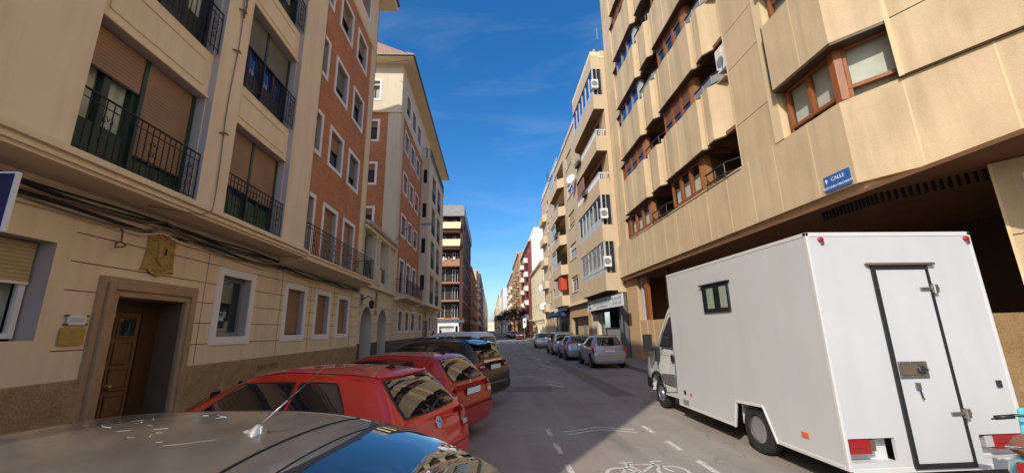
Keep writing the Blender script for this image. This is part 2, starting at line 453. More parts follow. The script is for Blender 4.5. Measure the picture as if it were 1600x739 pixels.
# ground windows
window(L1, GL, 3.6, 5.5, 1.9, 3.12, .27, fmat='white', gmat='glass_clear', curtain=True, shut=.42, shmat='shutter_tan', cols=2, fw=.07)
for i, (a, b) in enumerate(GW):
    window(L1, GL, a + .17, b - .17, 1.86, 3.16, .2, surround=.17, fmat='greyframe' if i == 0 else 'darkframe', shut=[0, .97, 1, 1][i], cols=1, fw=.09 if i == 0 else .05, gmat='glass')
# door
ds = MB()
for k, (w, pr) in enumerate(((.27, .05), (.19, .1), (.1, .14))):
    a, b, e = 6.5 - w, 7.9 + w, 2.5 + w
    i = [0, .19, .1][k]
for (wo, wi, pr) in ((.3, .2, .06), (.2, .1, .11), (.1, .0, .08)):
    ds.fbox(GL, 6.5 - wo, 6.5 - wi, -.02, pr, 0, 2.5 + wo, 'stone'); ds.fbox(GL, 7.9 + wi, 7.9 + wo, -.02, pr, 0, 2.5 + wo, 'stone')
    ds.fbox(GL, 6.5 - wi, 7.9 + wi, -.02, pr, 2.5 + wi, 2.5 + wo, 'stone')
ds.build('door_surround', L1, bevel=.015)
dr = MB()
dr.fbox(GL, 6.5, 7.9, -.5, -.44, 0, 2.5, 'wood_dark')
dr.fbox(GL, 6.5, 6.62, -.44, -.38, .1, 2.5, 'wood_dark'); dr.fbox(GL, 7.55, 7.9, -.44, -.38, .1, 2.5, 'wood_dark'); dr.fbox(GL, 6.62, 7.55, -.44, -.38, 2.3, 2.5, 'wood_dark')
dd = dr.build('door', L1)
lf = MB(); lf.fbox(GL, 6.63, 7.54, -.437, -.4, .12, 2.29, 'wood_door')
for r_ in range(5):
    for c_ in range(2):
        a = 6.7 + c_ * .41; z = .2 + r_ * .42
        if r_ < 4:
            lf.fbox(GL, a + .04, a + .33, -.4, -.385, z + .04, z + .32, 'wood_door')
        for q in ((a, a + .03, z, z + .36), (a + .34, a + .37, z, z + .36)): lf.fbox(GL, q[0], q[1], -.4, -.375, q[2], q[3], 'wood_door')
        for q in ((a + .03, a + .34, z, z + .03), (a + .03, a + .34, z + .33, z + .36)): lf.fbox(GL, q[0], q[1], -.4, -.375, q[2], q[3], 'wood_door')
lf.build('leaf', dd, bevel=.006)
gp = MB()
for c_ in range(2): gp.fbox(GL, 6.73 + c_ * .41, 7.04 + c_ * .41, -.4, -.392, 1.91, 2.2, 'glass')
gp.build('pane', dd)
hk = MB(); hk.lathe([(.03, 0), (.035, .01), (.02, .02), (.018, .05), (.035, .06), (.03, .085), (.0, .09)], GL.p(7.08, -.375, 1.12), (1, 0, 0), 'brass', 12); hk.build('handle', dd, smooth=True); hk = MB(); hk.lathe([(.025, 0), (.025, .03)], GL.p(6.64, -.39, 1.35), (1, 0, 0), 'steel', 10)
hk.build('lock', dd, smooth=True)
# vent grilles in the plinth
for a in (10.5, 11.08):
    vg = MB()
    vg.fbox(GL, a, a + .5, .045, .06, .55, 1.2, 'stone')
    for k in range(5): vg.fbox(GL, a + .05, a + .45, .06, .068, 1.02 + k * .035 - (.02 if k > 2 else 0), 1.036 + k * .035 - (.02 if k > 2 else 0), 'groove')
    vg.build('vent_grille', L1)
vg = MB(); vg.fbox(GL, 9.0, 9.3, .04, .055, .62, .75, 'dark'); vg.build('vent_grille', L1); vg = MB(); vg.fbox(GL, 9.9, 10.05, .04, .055, .8, .86, 'dark'); vg.build('vent_grille', L1); vg = MB()
vg.tube([GL.p(8.22, .05, .52), GL.p(8.3, .06, .5), GL.p(8.9, .06, .68)], .012, 'groove', 4)
vg.build('conduit', L1)
# cream bay body
cb = MB()
BAYS = [(4.72, 6.84), (7.56, 9.72)]
FZ = [4.1 + 2.9 * k for k in range(5)]
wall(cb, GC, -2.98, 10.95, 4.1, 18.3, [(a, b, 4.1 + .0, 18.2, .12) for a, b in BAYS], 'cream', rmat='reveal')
cb.box(XL, XC, 10.92, 10.951, 3.95, 18.3, 'cream'); cb.box(XL - .5, XC, -2.98, -2.95, 3.95, 18.3, 'cream')
cb.box(XL, XC, -2.98, 10.95, 3.93, 3.96, 'cream_trim')   # soffit
for k, (o_, za, zb) in enumerate(((.03, 3.9, 3.95), (.07, 3.95, 4.0), (.05, 4.0, 4.035), (.11, 4.035, 4.1), (.02, 4.1, 4.16))):
    cb.box(XC - .1, XC + o_, -3.02 - o_, 10.96 + o_ * .5, za, zb, 'cream_trim')
cb.build('bay_wall', L1, bevel=.0)
for bi, (a, b) in enumerate(BAYS):
    GB = Fr((XC - .12, 0, 0), (0, 1, 0), (1, 0, 0))
    sp = MB(); holes = []
    for k, zf in enumerate(FZ): holes.append((a + .02, b - .02, zf + .02, zf + 2.03, .28))
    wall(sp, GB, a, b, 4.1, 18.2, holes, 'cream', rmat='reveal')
    for k, zf in enumerate(FZ):
        # raised rectangular moulding on the spandrel
        z0, z1 = zf + 2.2, zf + 2.74; u0, u1 = a + .16, b - .16
        for q in ((u0, u1, z0, z0 + .035), (u0, u1, z1 - .035, z1), (u0, u0 + .035, z0 + .035, z1 - .035), (u1 - .035, u1, z0 + .035, z1 - .035)):
            sp.fbox(GB, q[0], q[1], 0, .02, q[2], q[3], 'cream_trim')
        sp.fbox(GB, a, b, 0, .035, zf + 2.03, zf + 2.07, 'cream_trim')
    sp.build('bay_spandrels', L1)
    for k, zf in enumerate(FZ):
        um = (a + b) / 2; z0, z1 = zf + .03, zf + 2.02
        green = (k == 0); fm = 'greenframe' if k == 0 else 'darkframe'
        wd = MB(); D0, D1 = -.3, -.2
        for q in ((a + .03, a + .1), (um - .035, um + .035), (b - .1, b - .03)): wd.fbox(GB, q[0], q[1], D0, D1 + .05, z0, z1, fm)
        wd.fbox(GB, a + .1, b - .1, D0, D1, z1 - .1, z1, fm)
        for hu0, hu1 in ((a + .1, um - .035), (um + .035, b - .1)):
            c = (hu0 + hu1) / 2
            wd.fbox(GB, hu0, hu0 + .07, D0, D1, z0, z1 - .1, fm); wd.fbox(GB, hu1 - .07, hu1, D0, D1, z0, z1 - .1, fm); wd.fbox(GB, c - .05, c + .05, D0, D1, z0, z1 - .1, fm)
            wd.fbox(GB, hu0 + .07, hu1 - .07, D0 + .02, D1 - .01, z0, z0 + .62, 'greenpanel' if k == 0 and bi == 1 else fm)
        at = GB.p(a, 0, z0)
        w = wd.build('window', L1, at)
        cl = (k == 0 and bi == 0) or (k == 1 and bi == 0) or k > 1
        g = MB(); g.face([GB.p(a + .1, -.26, z0), GB.p(b - .1, -.26, z0), GB.p(b - .1, -.26, z1), GB.p(a + .1, -.26, z1)], 'glass_clear' if cl else 'glass_sky'); g.build('pane', w, at)
        if cl:
            cu = MB(); n = 60; rows = [[GB.p(a + .12 + (b - a - .24) * i / n, -.3 + .03 * math.sin(i * 1.3) + .015 * math.sin(i * .47), zz) for i in range(n + 1)] for zz in (z0, z1 - .05)]
            cu.grid(rows, 'curtain'); cu.build('curtain', w, at, smooth=True)
        sh = {(0, 0): (.3, .78), (1, 0): (.98 * .62, .62), (0, 1): (0, 0.05), (1, 1): (.4, .4)}.get((bi, k), (.2, .5))
        sm = 'shutter_grey' if (bi, k) == (1, 1) else 'shutter'
        for (hu0, hu1), s in zip(((a + .1, um - .035), (um + .035, b - .1)), sh):
            if s < .03: continue
            s_ = MB(); s_.fbox(GB, hu0, hu1, D1 + .005, D1 + .03, z1 - .02 - s * 1.97, z1 - .02, sm); s_.fbox(GB, hu0, hu1, D1, D1 + .035, z1 - .05 - s * 1.97, z1 - .02 - s * 1.97, 'darkframe')
            s_.build('shutter', w, at)
        railing(L1, GC, a + .03, b - .03, -.04, zf + .02, .88, returns=0)
# brick section
bk = MB(); BH = []
COLS = [(11.57, 12.95), (13.53, 14.9), (15.46, 16.84)]
ROWS = [(4.15, 6.35), (7.72, 9.3), (10.62, 12.2), (13.53, 15.12), (16.45, 18.0)]
for a, b in COLS:
    for c, e in ROWS: BH.append((a + .14, b - .14, c + (.14 if c > 5 else -.1), e - .14, .26))
wall(bk, GL, 10.95, 17.42, 4.3, 15.72, [h for h in BH if h[2] < 15], 'brick', rmat='reveal')
wall(bk, GL, 10.95, 17.42, 15.72, 19.0, [h for h in BH if h[2] > 15], 'cream', d=.02, rmat='reveal')
bk.build('brick_wall', L1)
qb = MB()
qb.fbox(GL, 17.4, 18.1, -.3, .03, 4.15, 19.0, 'cream'); qb.box(-14, XL + .03, 18.05, 18.1, 3.9, 19.0, 'cream')
qb.fbox(GL, 10.96, 18.14, -.02, .07, 15.68, 15.78, 'cream_trim'); qb.fbox(GL, 10.96, 18.14, -.02, .05, 15.6, 15.68, 'cream_trim')
qb.build('corner_strip', L1)
BV = [dict(depth=.2, surround=.14, sproud=.03, shut=s, shmat=m_, cols=2, fw=.05) for s, m_ in ((.96, 'shutter'), (.45, 'shutter'), (.3, 'shutter_grey'), (.65, 'shutter_grey'))]
ws = WinSet(L1, GL, BV, 1.10, 1.3)
for a, b in COLS:
    for c, e in ROWS[1:]: ws.add(a + .14, c + .14, w=b - a - .28, h=e - c - .28)
    window(L1, GL, a + .14, b - .14, 4.0, 6.21, .2, surround=.14, shut=.97, shmat='shutter', cols=2)
# balcony in front of brick
bs = MB(); bs.prism([(XL, 11.0, 3.72), (XC + .05, 11.0, 3.86), (XC + .08, 11.0, 3.86), (XC + .08, 11.0, 3.98), (XL, 11.0, 3.98)], (0, 6.35, 0), 'cream_trim')
bs.box(XL, XC + .12, 10.97, 17.38, 3.98, 4.03, 'cream_trim'); bs.build('balcony_slab', L1)
railing(L1, GL, 11.02, 17.3, .76, 4.03, .86, returns=.74)
cc = MB()
for k, (o_, za, zb) in enumerate(((.05, 3.78, 3.85), (.1, 3.85, 3.93), (.07, 3.93, 4.0))): cc.fbox(GL, 10.96, 18.12, -.05, o_, za, zb, 'cream_trim')
cc.build('string_course', L1)
# core, eaves and roof
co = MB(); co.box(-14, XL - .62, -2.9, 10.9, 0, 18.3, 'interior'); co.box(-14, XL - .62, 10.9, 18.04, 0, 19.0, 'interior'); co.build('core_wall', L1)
rf = MB()
rf.box(-14.5, -4.6, -3.4, 11.3, 18.3, 18.42, 'cream_trim'); rf.box(-14.5, -5.0, 11.3, 18.8, 19.0, 19.32, 'cream_trim')
rf.tube([(-4.97, 11.3, 19.33), (-4.97, 18.8, 19.33)], .07, 'darkframe', 6)
rf.prism([(-4.6, -3.4, 18.42), (-9.5, -3.4, 20.2), (-14.5, -3.4, 18.42)], (0, 14.7, 0), 'tile'); rf.prism([(-5.0, 11.3, 19.32), (-9.5, 11.3, 21.2), (-14.5, 11.3, 19.32)], (0, 7.5, 0), 'tile')
tiles_edge(rf, -4.95, 11.3, 18.8, 19.42, 'tile'); rf.build('roof', L1)

# things on L1's wall
def t_mesh(mb, name, label, cat, at, group=None, **k):
    o = mb.build(name, None, at, **k); tag(o, label, cat, group); return o
cabs = MB()
for k, (d, zz, r_, mt) in enumerate(((.05, 3.80, .03, 'cable'), (.09, 3.73, .022, 'cable_grey'), (.04, 3.66, .028, 'cable'), (.1, 3.6, .018, 'cable_grey'), (.05, 3.85, .016, 'cable'), (.03, 3.56, .03, 'cream_trim'))):
    pts = []
    for i in range(53):
        u = -2.9 + i * .4
        b_ = .14 * math.exp(-((u - 7.15) / .32) ** 2) if mt != 'cable' and zz < 3.75 else 0
        pts.append(GL.p(u, d + .01 * math.sin(i * 1.1 + k), zz + .025 * math.sin(i * .8 + k * 2) - .03 * abs(math.sin(i * .35)) + b_))
    cabs.tube(pts, r_, mt, 5)
t_mesh(cabs, 'cable_bundle', 'thick bundle of black and grey cables clipped under the cream bay', 'cables', GL.p(5, 0, 3.7), smooth=True)
c2 = MB()
c2.tube([GL.p(7.2, .72, 8.8)] + [GL.p(7.22 + .03 * math.sin(i), .745, 8.5 - i * .5) for i in range(9)] + [GL.p(7.1, .84, 4.15), GL.p(7.0, .9, 4.02), GL.p(6.8, .86, 3.9), GL.p(6.3, .4, 3.9)], .01, 'cable_grey', 5)
for zz in (8.7, 8.35, 7.4, 5.6): c2.tube([GL.p(7.12, .72, zz), GL.p(7.2, .8, zz + .02), GL.p(7.3, .76, zz + .04)], .018, 'rust', 5)
c2.tube([GL.p(7.2, .78, 8.75), GL.p(7.21, .8, 8.5), GL.p(7.2, .78, 8.2)], .018, 'rust', 5)
t_mesh(c2, 'hanging_cable', 'thin cable with rusty brackets running down the cream pier between the bays', 'cable', GL.p(7.2, .73, 4), smooth=True)
hkm = MB(); hkm.tube([GL.p(6.32, .0, 3.55), GL.p(6.33, .08, 3.5)] + [GL.p(6.33 + .085 * math.sin(t * .7) * (1 if t < 8 else .6), .09, 3.33 - t * .018 + (.07 * (t - 6) if t > 6 else 0)) for t in range(9)], .013, 'rust', 5)
t_mesh(hkm, 'conduit_loop', 'rusty curled conduit end hanging left of the carved shield', 'conduit', GL.p(6.32, 0, 3.4), smooth=True)
# carved shield
sh = MB()
base = [(-.3, .36), (-.16, .42), (0, .36), (.16, .42), (.3, .36), (.27, .1), (.31, -.28), (.34, -.38), (.22, -.36), (.16, -.42), (0, -.47), (-.16, -.42), (-.22, -.36), (-.34, -.38), (-.31, -.28), (-.27, .1)]
uc, zc = 7.17, 3.3
sh.prism([GL.p(uc + a, .0, zc + b * .85) for a, b in base], GL.N * .05, 'carved')
sh.prism([GL.p(uc + .02 + a, .05, zc - .03 + b) for a, b in ((-.13, .2), (.13, .2), (.13, -.1), (0, -.2), (-.13, -.1))], GL.N * .035, 'carved')
sh.fbox(GL, uc - .02, uc + .06, .085, .1, zc - .08, zc + .12, 'stone'); sh.fbox(GL, uc + .0, uc + .04, .1, .105, zc - .04, zc + .09, 'dark')
for s_ in (-1, 1):
    for (a, b, r_) in ((.2, .22, .06), (.22, .0, .05), (.2, -.2, .055), (.08, .28, .05), (.07, -.3, .05)):
        sh.tube([GL.p(uc + s_ * a + r_ * math.cos(q * .8) * (1 - q * .08), .055, zc + b + r_ * math.sin(q * .8) * (1 - q * .08)) for q in range(9)], .016, 'carved', 5)
t_mesh(sh, 'carved_shield', 'ochre carved stone shield above the wooden street door', 'coat of arms', GL.p(uc, 0, zc), bevel=.008)
pq = MB(); pq.fbox(GL, 5.8, 6.13, .02, .035, 1.8, 2.03, 'brass')
pq.fbox(GL, 5.93, 6.0, .035, .038, 1.94, 2.0, 'stone')
for zz, a, b in ((1.9, 5.84, 6.09), (1.87, 5.86, 6.07), (1.83, 5.9, 6.03)): pq.fbox(GL, a, b, .035, .037, zz, zz + .013, 'stone')
t_mesh(pq, 'plaque', 'yellow brass plaque left of the wooden street door', 'plaque', GL.p(5.8, 0, 1.8))
p2 = MB(); p2.fbox(GL, 5.85, 6.1, .03, .045, 2.07, 2.2, 'plate')
for u in (5.84, 6.11):
    for zz in (2.075, 2.195): p2.lathe([(.014, 0), (.014, .06)], GL.p(u, 0, zz), (1, 0, 0), 'rust', 8)
for zz in (2.15, 2.12): p2.fbox(GL, 5.88, 6.07, .045, .047, zz, zz + .008, 'greyframe')
t_mesh(p2, 'notice_plate', 'small white plate on rusty studs above the brass plaque', 'plate', GL.p(5.85, 0, 2.07))
bs_ = MB(); fs = Fr((-3.62, 2.98, 0), (-1, .05, 0), (0, -1, 0))
bs_.box(-4.3, -3.54, 2.99, 3.02, 2.66, 3.12, 'white_pl'); bs_.box(-4.28, -3.556, 2.984, 2.989, 2.675, 3.105, 'navy'); bs_.tube([(-4.3, 3.03, 2.9), (-4.6, 3.03, 2.9), (XL, 3.03, 2.9)], .02, 'greyframe', 6)
t_mesh(bs_, 'hanging_sign', 'navy blue sign with white edge hanging from the cream wall', 'sign', (XL, 3.03, 2.9))

# ---- link building with arches
LK = thing('arcade_building', (XL, 18.15, 0), 'low cream arcade with two arches and a tiled roof between the brick blocks', 'building')
ar = MB()
def arch_wall(mb, fr, u0, u1, z0, z1, arches, mat, depth, rm):
    us = sorted({u0, u1}); cur = u0
    for (a, b, zt) in arches:
        mb.face([fr.p(cur, 0, z0), fr.p(a, 0, z0), fr.p(a, 0, z1), fr.p(cur, 0, z1)], mat)
        r = (b - a) / 2; zs = zt - r; n = 14
        pts = [(a + r - r * math.cos(math.pi * i / n), zs + r * math.sin(math.pi * i / n)) for i in range(n + 1)]
        for (p, q) in zip(pts, pts[1:]):
            mb.face([fr.p(p[0], 0, p[1]), fr.p(q[0], 0, q[1]), fr.p(q[0], 0, z1), fr.p(p[0], 0, z1)], mat)
            mb.face([fr.p(p[0], 0, p[1]), fr.p(q[0], 0, q[1]), fr.p(q[0], -depth, q[1]), fr.p(p[0], -depth, p[1])], rm)
        for u in (a, b): mb.face([fr.p(u, 0, z0), fr.p(u, -depth, z0), fr.p(u, -depth, zs), fr.p(u, 0, zs)], rm)
        cur = b
    mb.face([fr.p(cur, 0, z0), fr.p(u1, 0, z0), fr.p(u1, 0, z1), fr.p(cur, 0, z1)], mat)
arch_wall(ar, GL, 18.1, 24, 0, 4.3, [(18.45, 20.2, 3.05), (21.2, 22.95, 3.05)], 'cream2', .9, 'cream2')
for zz in (1.9, 2.3, 2.7, 3.1): ar.fbox(GL, 18.12, 18.44 if zz < 3 else 24, -.01, .003, zz, zz + .016, 'groove'); ar.fbox(GL, 20.21, 21.19, -.01, .003, zz, zz + .016, 'groove'); ar.fbox(GL, 22.96, 24, -.01, .003, zz, zz + .016, 'groove')
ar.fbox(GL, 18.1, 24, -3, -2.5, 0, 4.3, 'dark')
ar.build('arcade_wall', LK)
pp = MB()
for a, b in ((18.1, 18.43), (20.22, 21.18), (22.97, 24)): pp.fbox(GL, a, b, -.7, .04, 0, 1.4, 'plinth_dark')
for a in (18.45, 21.2): pp.fbox(GL, a, a + 1.75, -1.3, -.9, 0, 1.35, 'plinth_dark')
pp.build('plinth', LK)
up = MB(); wall(up, GL, 18.1, 24, 4.3, 6.75, [(18.35, 19.7, 4.42, 6.55, .5), (20.6, 22.25, 4.42, 6.55, .5)], 'cream2')
for a in (19.72, 20.35, 22.27): up.fbox(GL, a, a + .22, 0, .12, 4.3, 6.6, 'cream2'); up.fbox(GL, a - .08, a + .3, 0, .2, 4.1, 4.95, 'cream2'); up.fbox(GL, a - .04, a + .26, 0, .16, 6.42, 6.56, 'cream_trim')
up.fbox(GL, 18.1, 24, -.1, .18, 3.95, 4.1, 'cream_trim'); up.fbox(GL, 18.1, 24, -.1, .16, 6.6, 6.78, 'cream_trim'); up.build('upper_wall', LK)
for a, b in ((18.35, 19.7), (20.6, 22.25)):
    window(LK, GL, a + .02, b - .02, 4.44, 6.53, .4, fmat='white' if a > 20 else 'darkframe', cols=2, gmat='glass_clear', curtain=a > 20)
    railing(LK, GL, a + .02, b - .02, -.06, 4.42, .75)
lr = MB(); lr.prism([(-5.55, 18.1, 6.78), (-5.55, 18.1, 6.84), (-9.0, 18.1, 8.2), (-9.0, 18.1, 8.1)], (0, 5.9, 0), 'tile_pale')
tiles_edge(lr, -5.5, 18.1, 24, 6.86, 'tile_pale', r=.08, L=1.2, rise=.45); lr.build('roof', LK)
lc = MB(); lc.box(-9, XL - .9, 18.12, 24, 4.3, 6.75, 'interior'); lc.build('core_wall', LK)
lan = MB()
for u in (18.25,):
    lan.tube([GL.p(u, 0, 3.3), GL.p(u, .35, 3.45), GL.p(u, .5, 3.35)], .02, 'iron', 5)
    lan.lathe([(.02, .2), (.1, .12), (.12, .08), (.09, -.15), (.03, -.2)], GL.p(u, .5, 3.1), (0, 0, 1), 'iron', 8)
    for k in range(5): lan.tube([GL.p(u - .2 + .1 * k, .05, 3.55), GL.p(u - .1 + .05 * k, .12, 3.0 + .1 * k)], .012, 'cable', 4)
t_mesh(lan, 'wall_lantern', 'black wall lantern with loose wires beside the first arch', 'lantern', GL.p(18.25, 0, 3.3))
sg = MB(); sg.fbox(GL, 20.45, 20.8, .02, .06, 3.1, 3.6, 'stone'); sg.fbox(GL, 20.5, 20.75, .02, .06, 2.75, 2.95, 'stone')
for k in range(3): sg.tube([GL.p(20.45 + .12 * k, .04, 3.85), GL.p(20.5 + .1 * k, .06, 3.55)], .012, 'cable', 4)
t_mesh(sg, 'wall_plaque', 'small dark plaque fixed between the two arches', 'plaque', GL.p(20.6, 0, 3.1))

# ---- L2: second brick block
L2 = thing('apartment_building', (XL, 24, 0), 'brick block with cream corner tower and deep eaves beyond the arcade', 'building')
w2 = MB(); C2 = [(25.35, 26.83), (27.44, 28.92), (29.55, 31.1)]
R2_ = [(4.1, 6.5), (7.93, 9.48), (10.88, 12.42), (13.83, 15.4)]
H2 = [(a + .14, b - .14, c + (.14 if c > 5 else 0), e - .14, .2) for a, b in C2 for c, e in R2_]
wall(w2, GL, 24.7, 32.05, 4.3, 15.95, H2, 'brick', rmat='reveal')
H2b = [(a + .14, b - .14, 16.75, 18.2, .2) for a, b in C2]
wall(w2, GL, 24.0, 32.05, 15.95, 19.5, H2b, 'cream2', rmat='reveal', d=.02)
w2.fbox(GL, 24.0, 24.72, -.3, .03, 4.2, 15.95, 'cream2')
w2.fbox(GL, 23.96, 32.05, -.02, .08, 15.9, 16.02, 'cream_trim')
w2.build('brick_wall', L2)
E2 = Fr((0, 24, 0), (1, 0, 0), (0, -1, 0))
e2 = MB(); HE = [(-8.4 + .15, -7.12 - .15, c + .14, e - .14, .2) for c, e in R2_[1:]]
wall(e2, E2, -14, -6.62, 6.7, 15.95, HE, 'brick', rmat='reveal'); e2.fbox(E2, -6.62, -5.78, -.1, .03, 0, 15.95, 'cream2')
wall(e2, E2, -14, -5.78, 15.95, 19.5, [(-8.25, -7.27, 16.9, 18.2, .2)], 'cream2', d=.03); e2.fbox(E2, -14, -5.72, 0, .1, 15.88, 16.02, 'cream_trim')
e2.build('end_wall', L2)
for c, e in R2_[1:]: window(L2, E2, -8.25, -7.27, c + .14, e - .14, .16, surround=.15, shut=.3, cols=1)
window(L2, E2, -8.25, -7.27, 16.9, 18.2, .16, surround=.14, sproud=.06, shut=.2, shmat='shutter_white', cols=2, curtain=True, gmat='glass_clear')
ws = WinSet(L2, GL, [dict(depth=.16, surround=.14, shut=s, shmat=m_, cols=2) for s, m_ in ((.98, 'shutter_grey'), (.5, 'shutter'), (.3, 'shutter_grey'), (.98, 'shutter'))], 1.2, 1.26)
for a, b in C2:
    for c, e in R2_[1:] + [(16.61, 18.34)]: ws.add(a + .14, c + .14, w=b - a - .28, h=e - c - .28)
    window(L2, GL, a + .14, b - .14, 4.12, 6.36, .16, surround=.14, shut=.3, shmat='shutter_grey', curtain=True, gmat='glass_clear')
b2 = MB(); b2.prism([(XL, 24.35, 3.72), (-5.05, 24.35, 3.85), (-5.05, 24.35, 4.0), (XL, 24.35, 4.0)], (0, 6.0, 0), 'cream_trim'); b2.box(XL, -5.0, 24.3, 30.4, 4.0, 4.05, 'cream_trim'); b2.build('balcony_slab', L2)
railing(L2, GL, 24.4, 30.2, .7, 4.05, .95, returns=.68, scroll=False)
# ground floor of L2 and L3
g2 = MB()
GW2 = [(25.6, 26.9), (27.65, 29.0), (29.75, 31.2), (32.75, 34.2), (38.1, 39.4), (40.2, 41.2), (42.0, 43.0), (43.4, 44.2)]
H3 = [(a + .15, b - .15, 1.95, 3.15, .2) for a, b in GW2] + [(35.3, 36.9, .15, 2.7, .3)]
wall(g2, GL, 24, 44.6, 0, 4.3, H3, 'cream2', rmat='reveal')
for zz in (1.72, 2.13, 2.53, 2.93, 3.4): 
    cur = 24
    for a, b in sorted([(a, b) for a, b in GW2] + [(35.1, 37.1)]) + [(44.6, 44.6)]:
        if zz > 3.3: a, b = 44.6, 44.6
        if a > cur: g2.fbox(GL, cur, a, -.01, .003, zz, zz + .016, 'groove')
        cur = max(cur, b)
g2.fbox(GL, 24, 35.1, -.02, .04, 0, 1.4, 'plinth_dark'); g2.fbox(GL, 37.1, 44.6, -.02, .04, 0, 1.4, 'plinth')
g2.fbox(GL, 24, 44.6, -.02, .1, 3.75, 3.95, 'cream_trim'); g2.box(-14, XL, 44.5, 44.6, 0, 19.3, 'cream2')
g2.build('ground_floor_wall', L2)
gws = WinSet(L2, GL, [dict(depth=.16, surround=.13, shut=s, shmat=m_, cols=1) for s, m_ in ((.97, 'shutter'), (.97, 'shutter_grey'), (.5, 'shutter'))], 1.0, 1.2)
for a, b in GW2: gws.add(a + .15, 1.95, w=round(b - a - .3, 1), h=1.2)
d3 = MB(); d3.fbox(GL, 35.1, 35.3, -.02, .08, 0, 2.9, 'stone'); d3.fbox(GL, 36.9, 37.1, -.02, .08, 0, 2.9, 'stone'); d3.fbox(GL, 35.3, 36.9, -.02, .08, 2.7, 2.9, 'stone'); d3.fbox(GL, 35.3, 36.9, -.34, -.28, .15, 2.7, 'wood_dark'); d3.fbox(GL, 35.9, 36.4, .0, .08, 3.0, 3.6, 'carved')
d3.build('door', L2)
# protruding cream part
CC3 = MB(); GC3 = Fr((-5.1, 0, 0), (0, 1, 0), (1, 0, 0))
C3 = [(33.8, 35.9), (37.2, 39.4)]; F3 = [4.15 + 3.0 * k for k in range(4)]
H4 = [(a, b, z, z + 2.35, .35) for a, b in C3 for z in F3]
wall(CC3, GC3, 32.05, 41.9, 4.1, 16.25, H4, 'cream2', rmat='reveal')
for a, b in C3:
    for z in F3:
        CC3.fbox(GC3, a, b, -.1, .0, z - .5, z - .46, 'cream_trim')
CC3.fbox(GC3, 32.0, 41.95, -.6, .12, 3.85, 4.1, 'cream_trim'); CC3.fbox(GC3, 32.0, 41.95, -.7, .05, 16.2, 16.3, 'cream_trim')
wall(CC3, GL, 32.05, 44.6, 16.25, 19.5, [(34, 35.2, 16.4, 18.5, .3), (37, 38.2, 16.4, 18.5, .3)], 'cream2')
wall(CC3, GL, 41.9, 44.6, 4.1, 16.25, [], 'cream2')
E3 = Fr((0, 32.05, 0), (1, 0, 0), (0, -1, 0))
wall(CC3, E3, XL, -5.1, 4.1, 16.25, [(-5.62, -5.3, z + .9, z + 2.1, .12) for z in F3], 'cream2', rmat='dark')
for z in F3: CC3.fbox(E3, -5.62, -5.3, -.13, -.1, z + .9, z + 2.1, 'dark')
E3b = Fr((0, 41.9, 0), (1, 0, 0), (0, 1, 0)); wall(CC3, E3b, XL, -5.1, 4.1, 16.25, [], 'cream2')
CC3.build('bay_wall', L2)
w3 = WinSet(L2, GC3, [dict(depth=.3, shut=s, shmat=m_, cols=2, gmat='glass') for s, m_ in ((.35, 'shutter_grey'), (.7, 'shutter'), (.2, 'shutter'))], 2.1, 2.3)
for a, b in C3:
    for z in F3:
        w3.add(a + .02, z + .02, w=round(b - a - .04, 2)); railing(L2, GC3, a + .02, b - .02, -.05, z + .02, .95, scroll=False)
window(L2, GL, 34, 35.2, 16.4, 18.5, .25, shut=.3); window(L2, GL, 37, 38.2, 16.4, 18.5, .25, shut=.6)
railing(L2, GC3, 32.1, 41.85, .0, 16.3, .95, returns=.65, scroll=False)
rf = MB(); rf.box(-14.5, -5.0, 23.2, 45.6, 19.5, 19.62, 'cream_trim'); rf.prism([(-5.0, 23.2, 19.62), (-9.7, 23.2, 21.5), (-14.5, 23.2, 19.62)], (0, 22.4, 0), 'tile')
rf.tube([(-4.97, 23.2, 19.6), (-4.97, 45.6, 19.6)], .08, 'darkframe', 6); rf.tube([(-14, 23.15, 19.6), (-4.97, 23.15, 19.6)], .05, 'darkframe', 6)
tiles_edge(rf, -4.95, 23.2, 45.6, 19.72, 'tile'); tiles_edge(rf, 23.2, -12, -5.0, 19.72, 'tile_pale', 'x', L=.4); rf.build('roof', L2)
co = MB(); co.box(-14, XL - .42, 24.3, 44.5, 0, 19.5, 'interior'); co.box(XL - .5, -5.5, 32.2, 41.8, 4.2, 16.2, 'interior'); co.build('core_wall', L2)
# street lamp on L2's corner
sl = thing('street_lamp', (XL, 24.4, 7.3), 'slim street lamp on a curved arm from the cream corner tower', 'street lamp')
a_ = MB(); a_.tube([(XL, 24.4, 7.35), (-5.6, 24.4, 7.8), (-5.2, 24.3, 8.1), (-4.7, 24.2, 8.3), (-4.2, 24.1, 8.35)], .035, 'greyframe', 8, .025); a_.build('arm', sl, smooth=True)
a_ = MB(); a_.prism([(-4.3, 24.05, 8.38), (-3.95, 24.0, 8.41), (-3.62, 24.0, 8.38), (-3.62, 24.0, 8.32), (-3.9, 24.0, 8.28), (-4.3, 24.05, 8.31)], (0, .2, 0), 'greyframe'); lh = a_.build('lamp_head', sl, bevel=.01)
a_ = MB(); a_.box(-3.95, -3.68, 24.03, 24.17, 8.265, 8.285, 'clear_lens'); a_.build('lens', lh)
aw = MB(); aw.tube([(-5.3, 23.1, 19.2), (-5.9, 23.0, 19.0), (-6.4, 23.0, 18.95), (-6.6, 23.1, 19.1)], .03, 'rust', 5)
t_mesh(aw, 'cable_bracket', 'rusty bracket under the tiled eave of the corner tower', 'bracket', (-5.9, 23.1, 19))
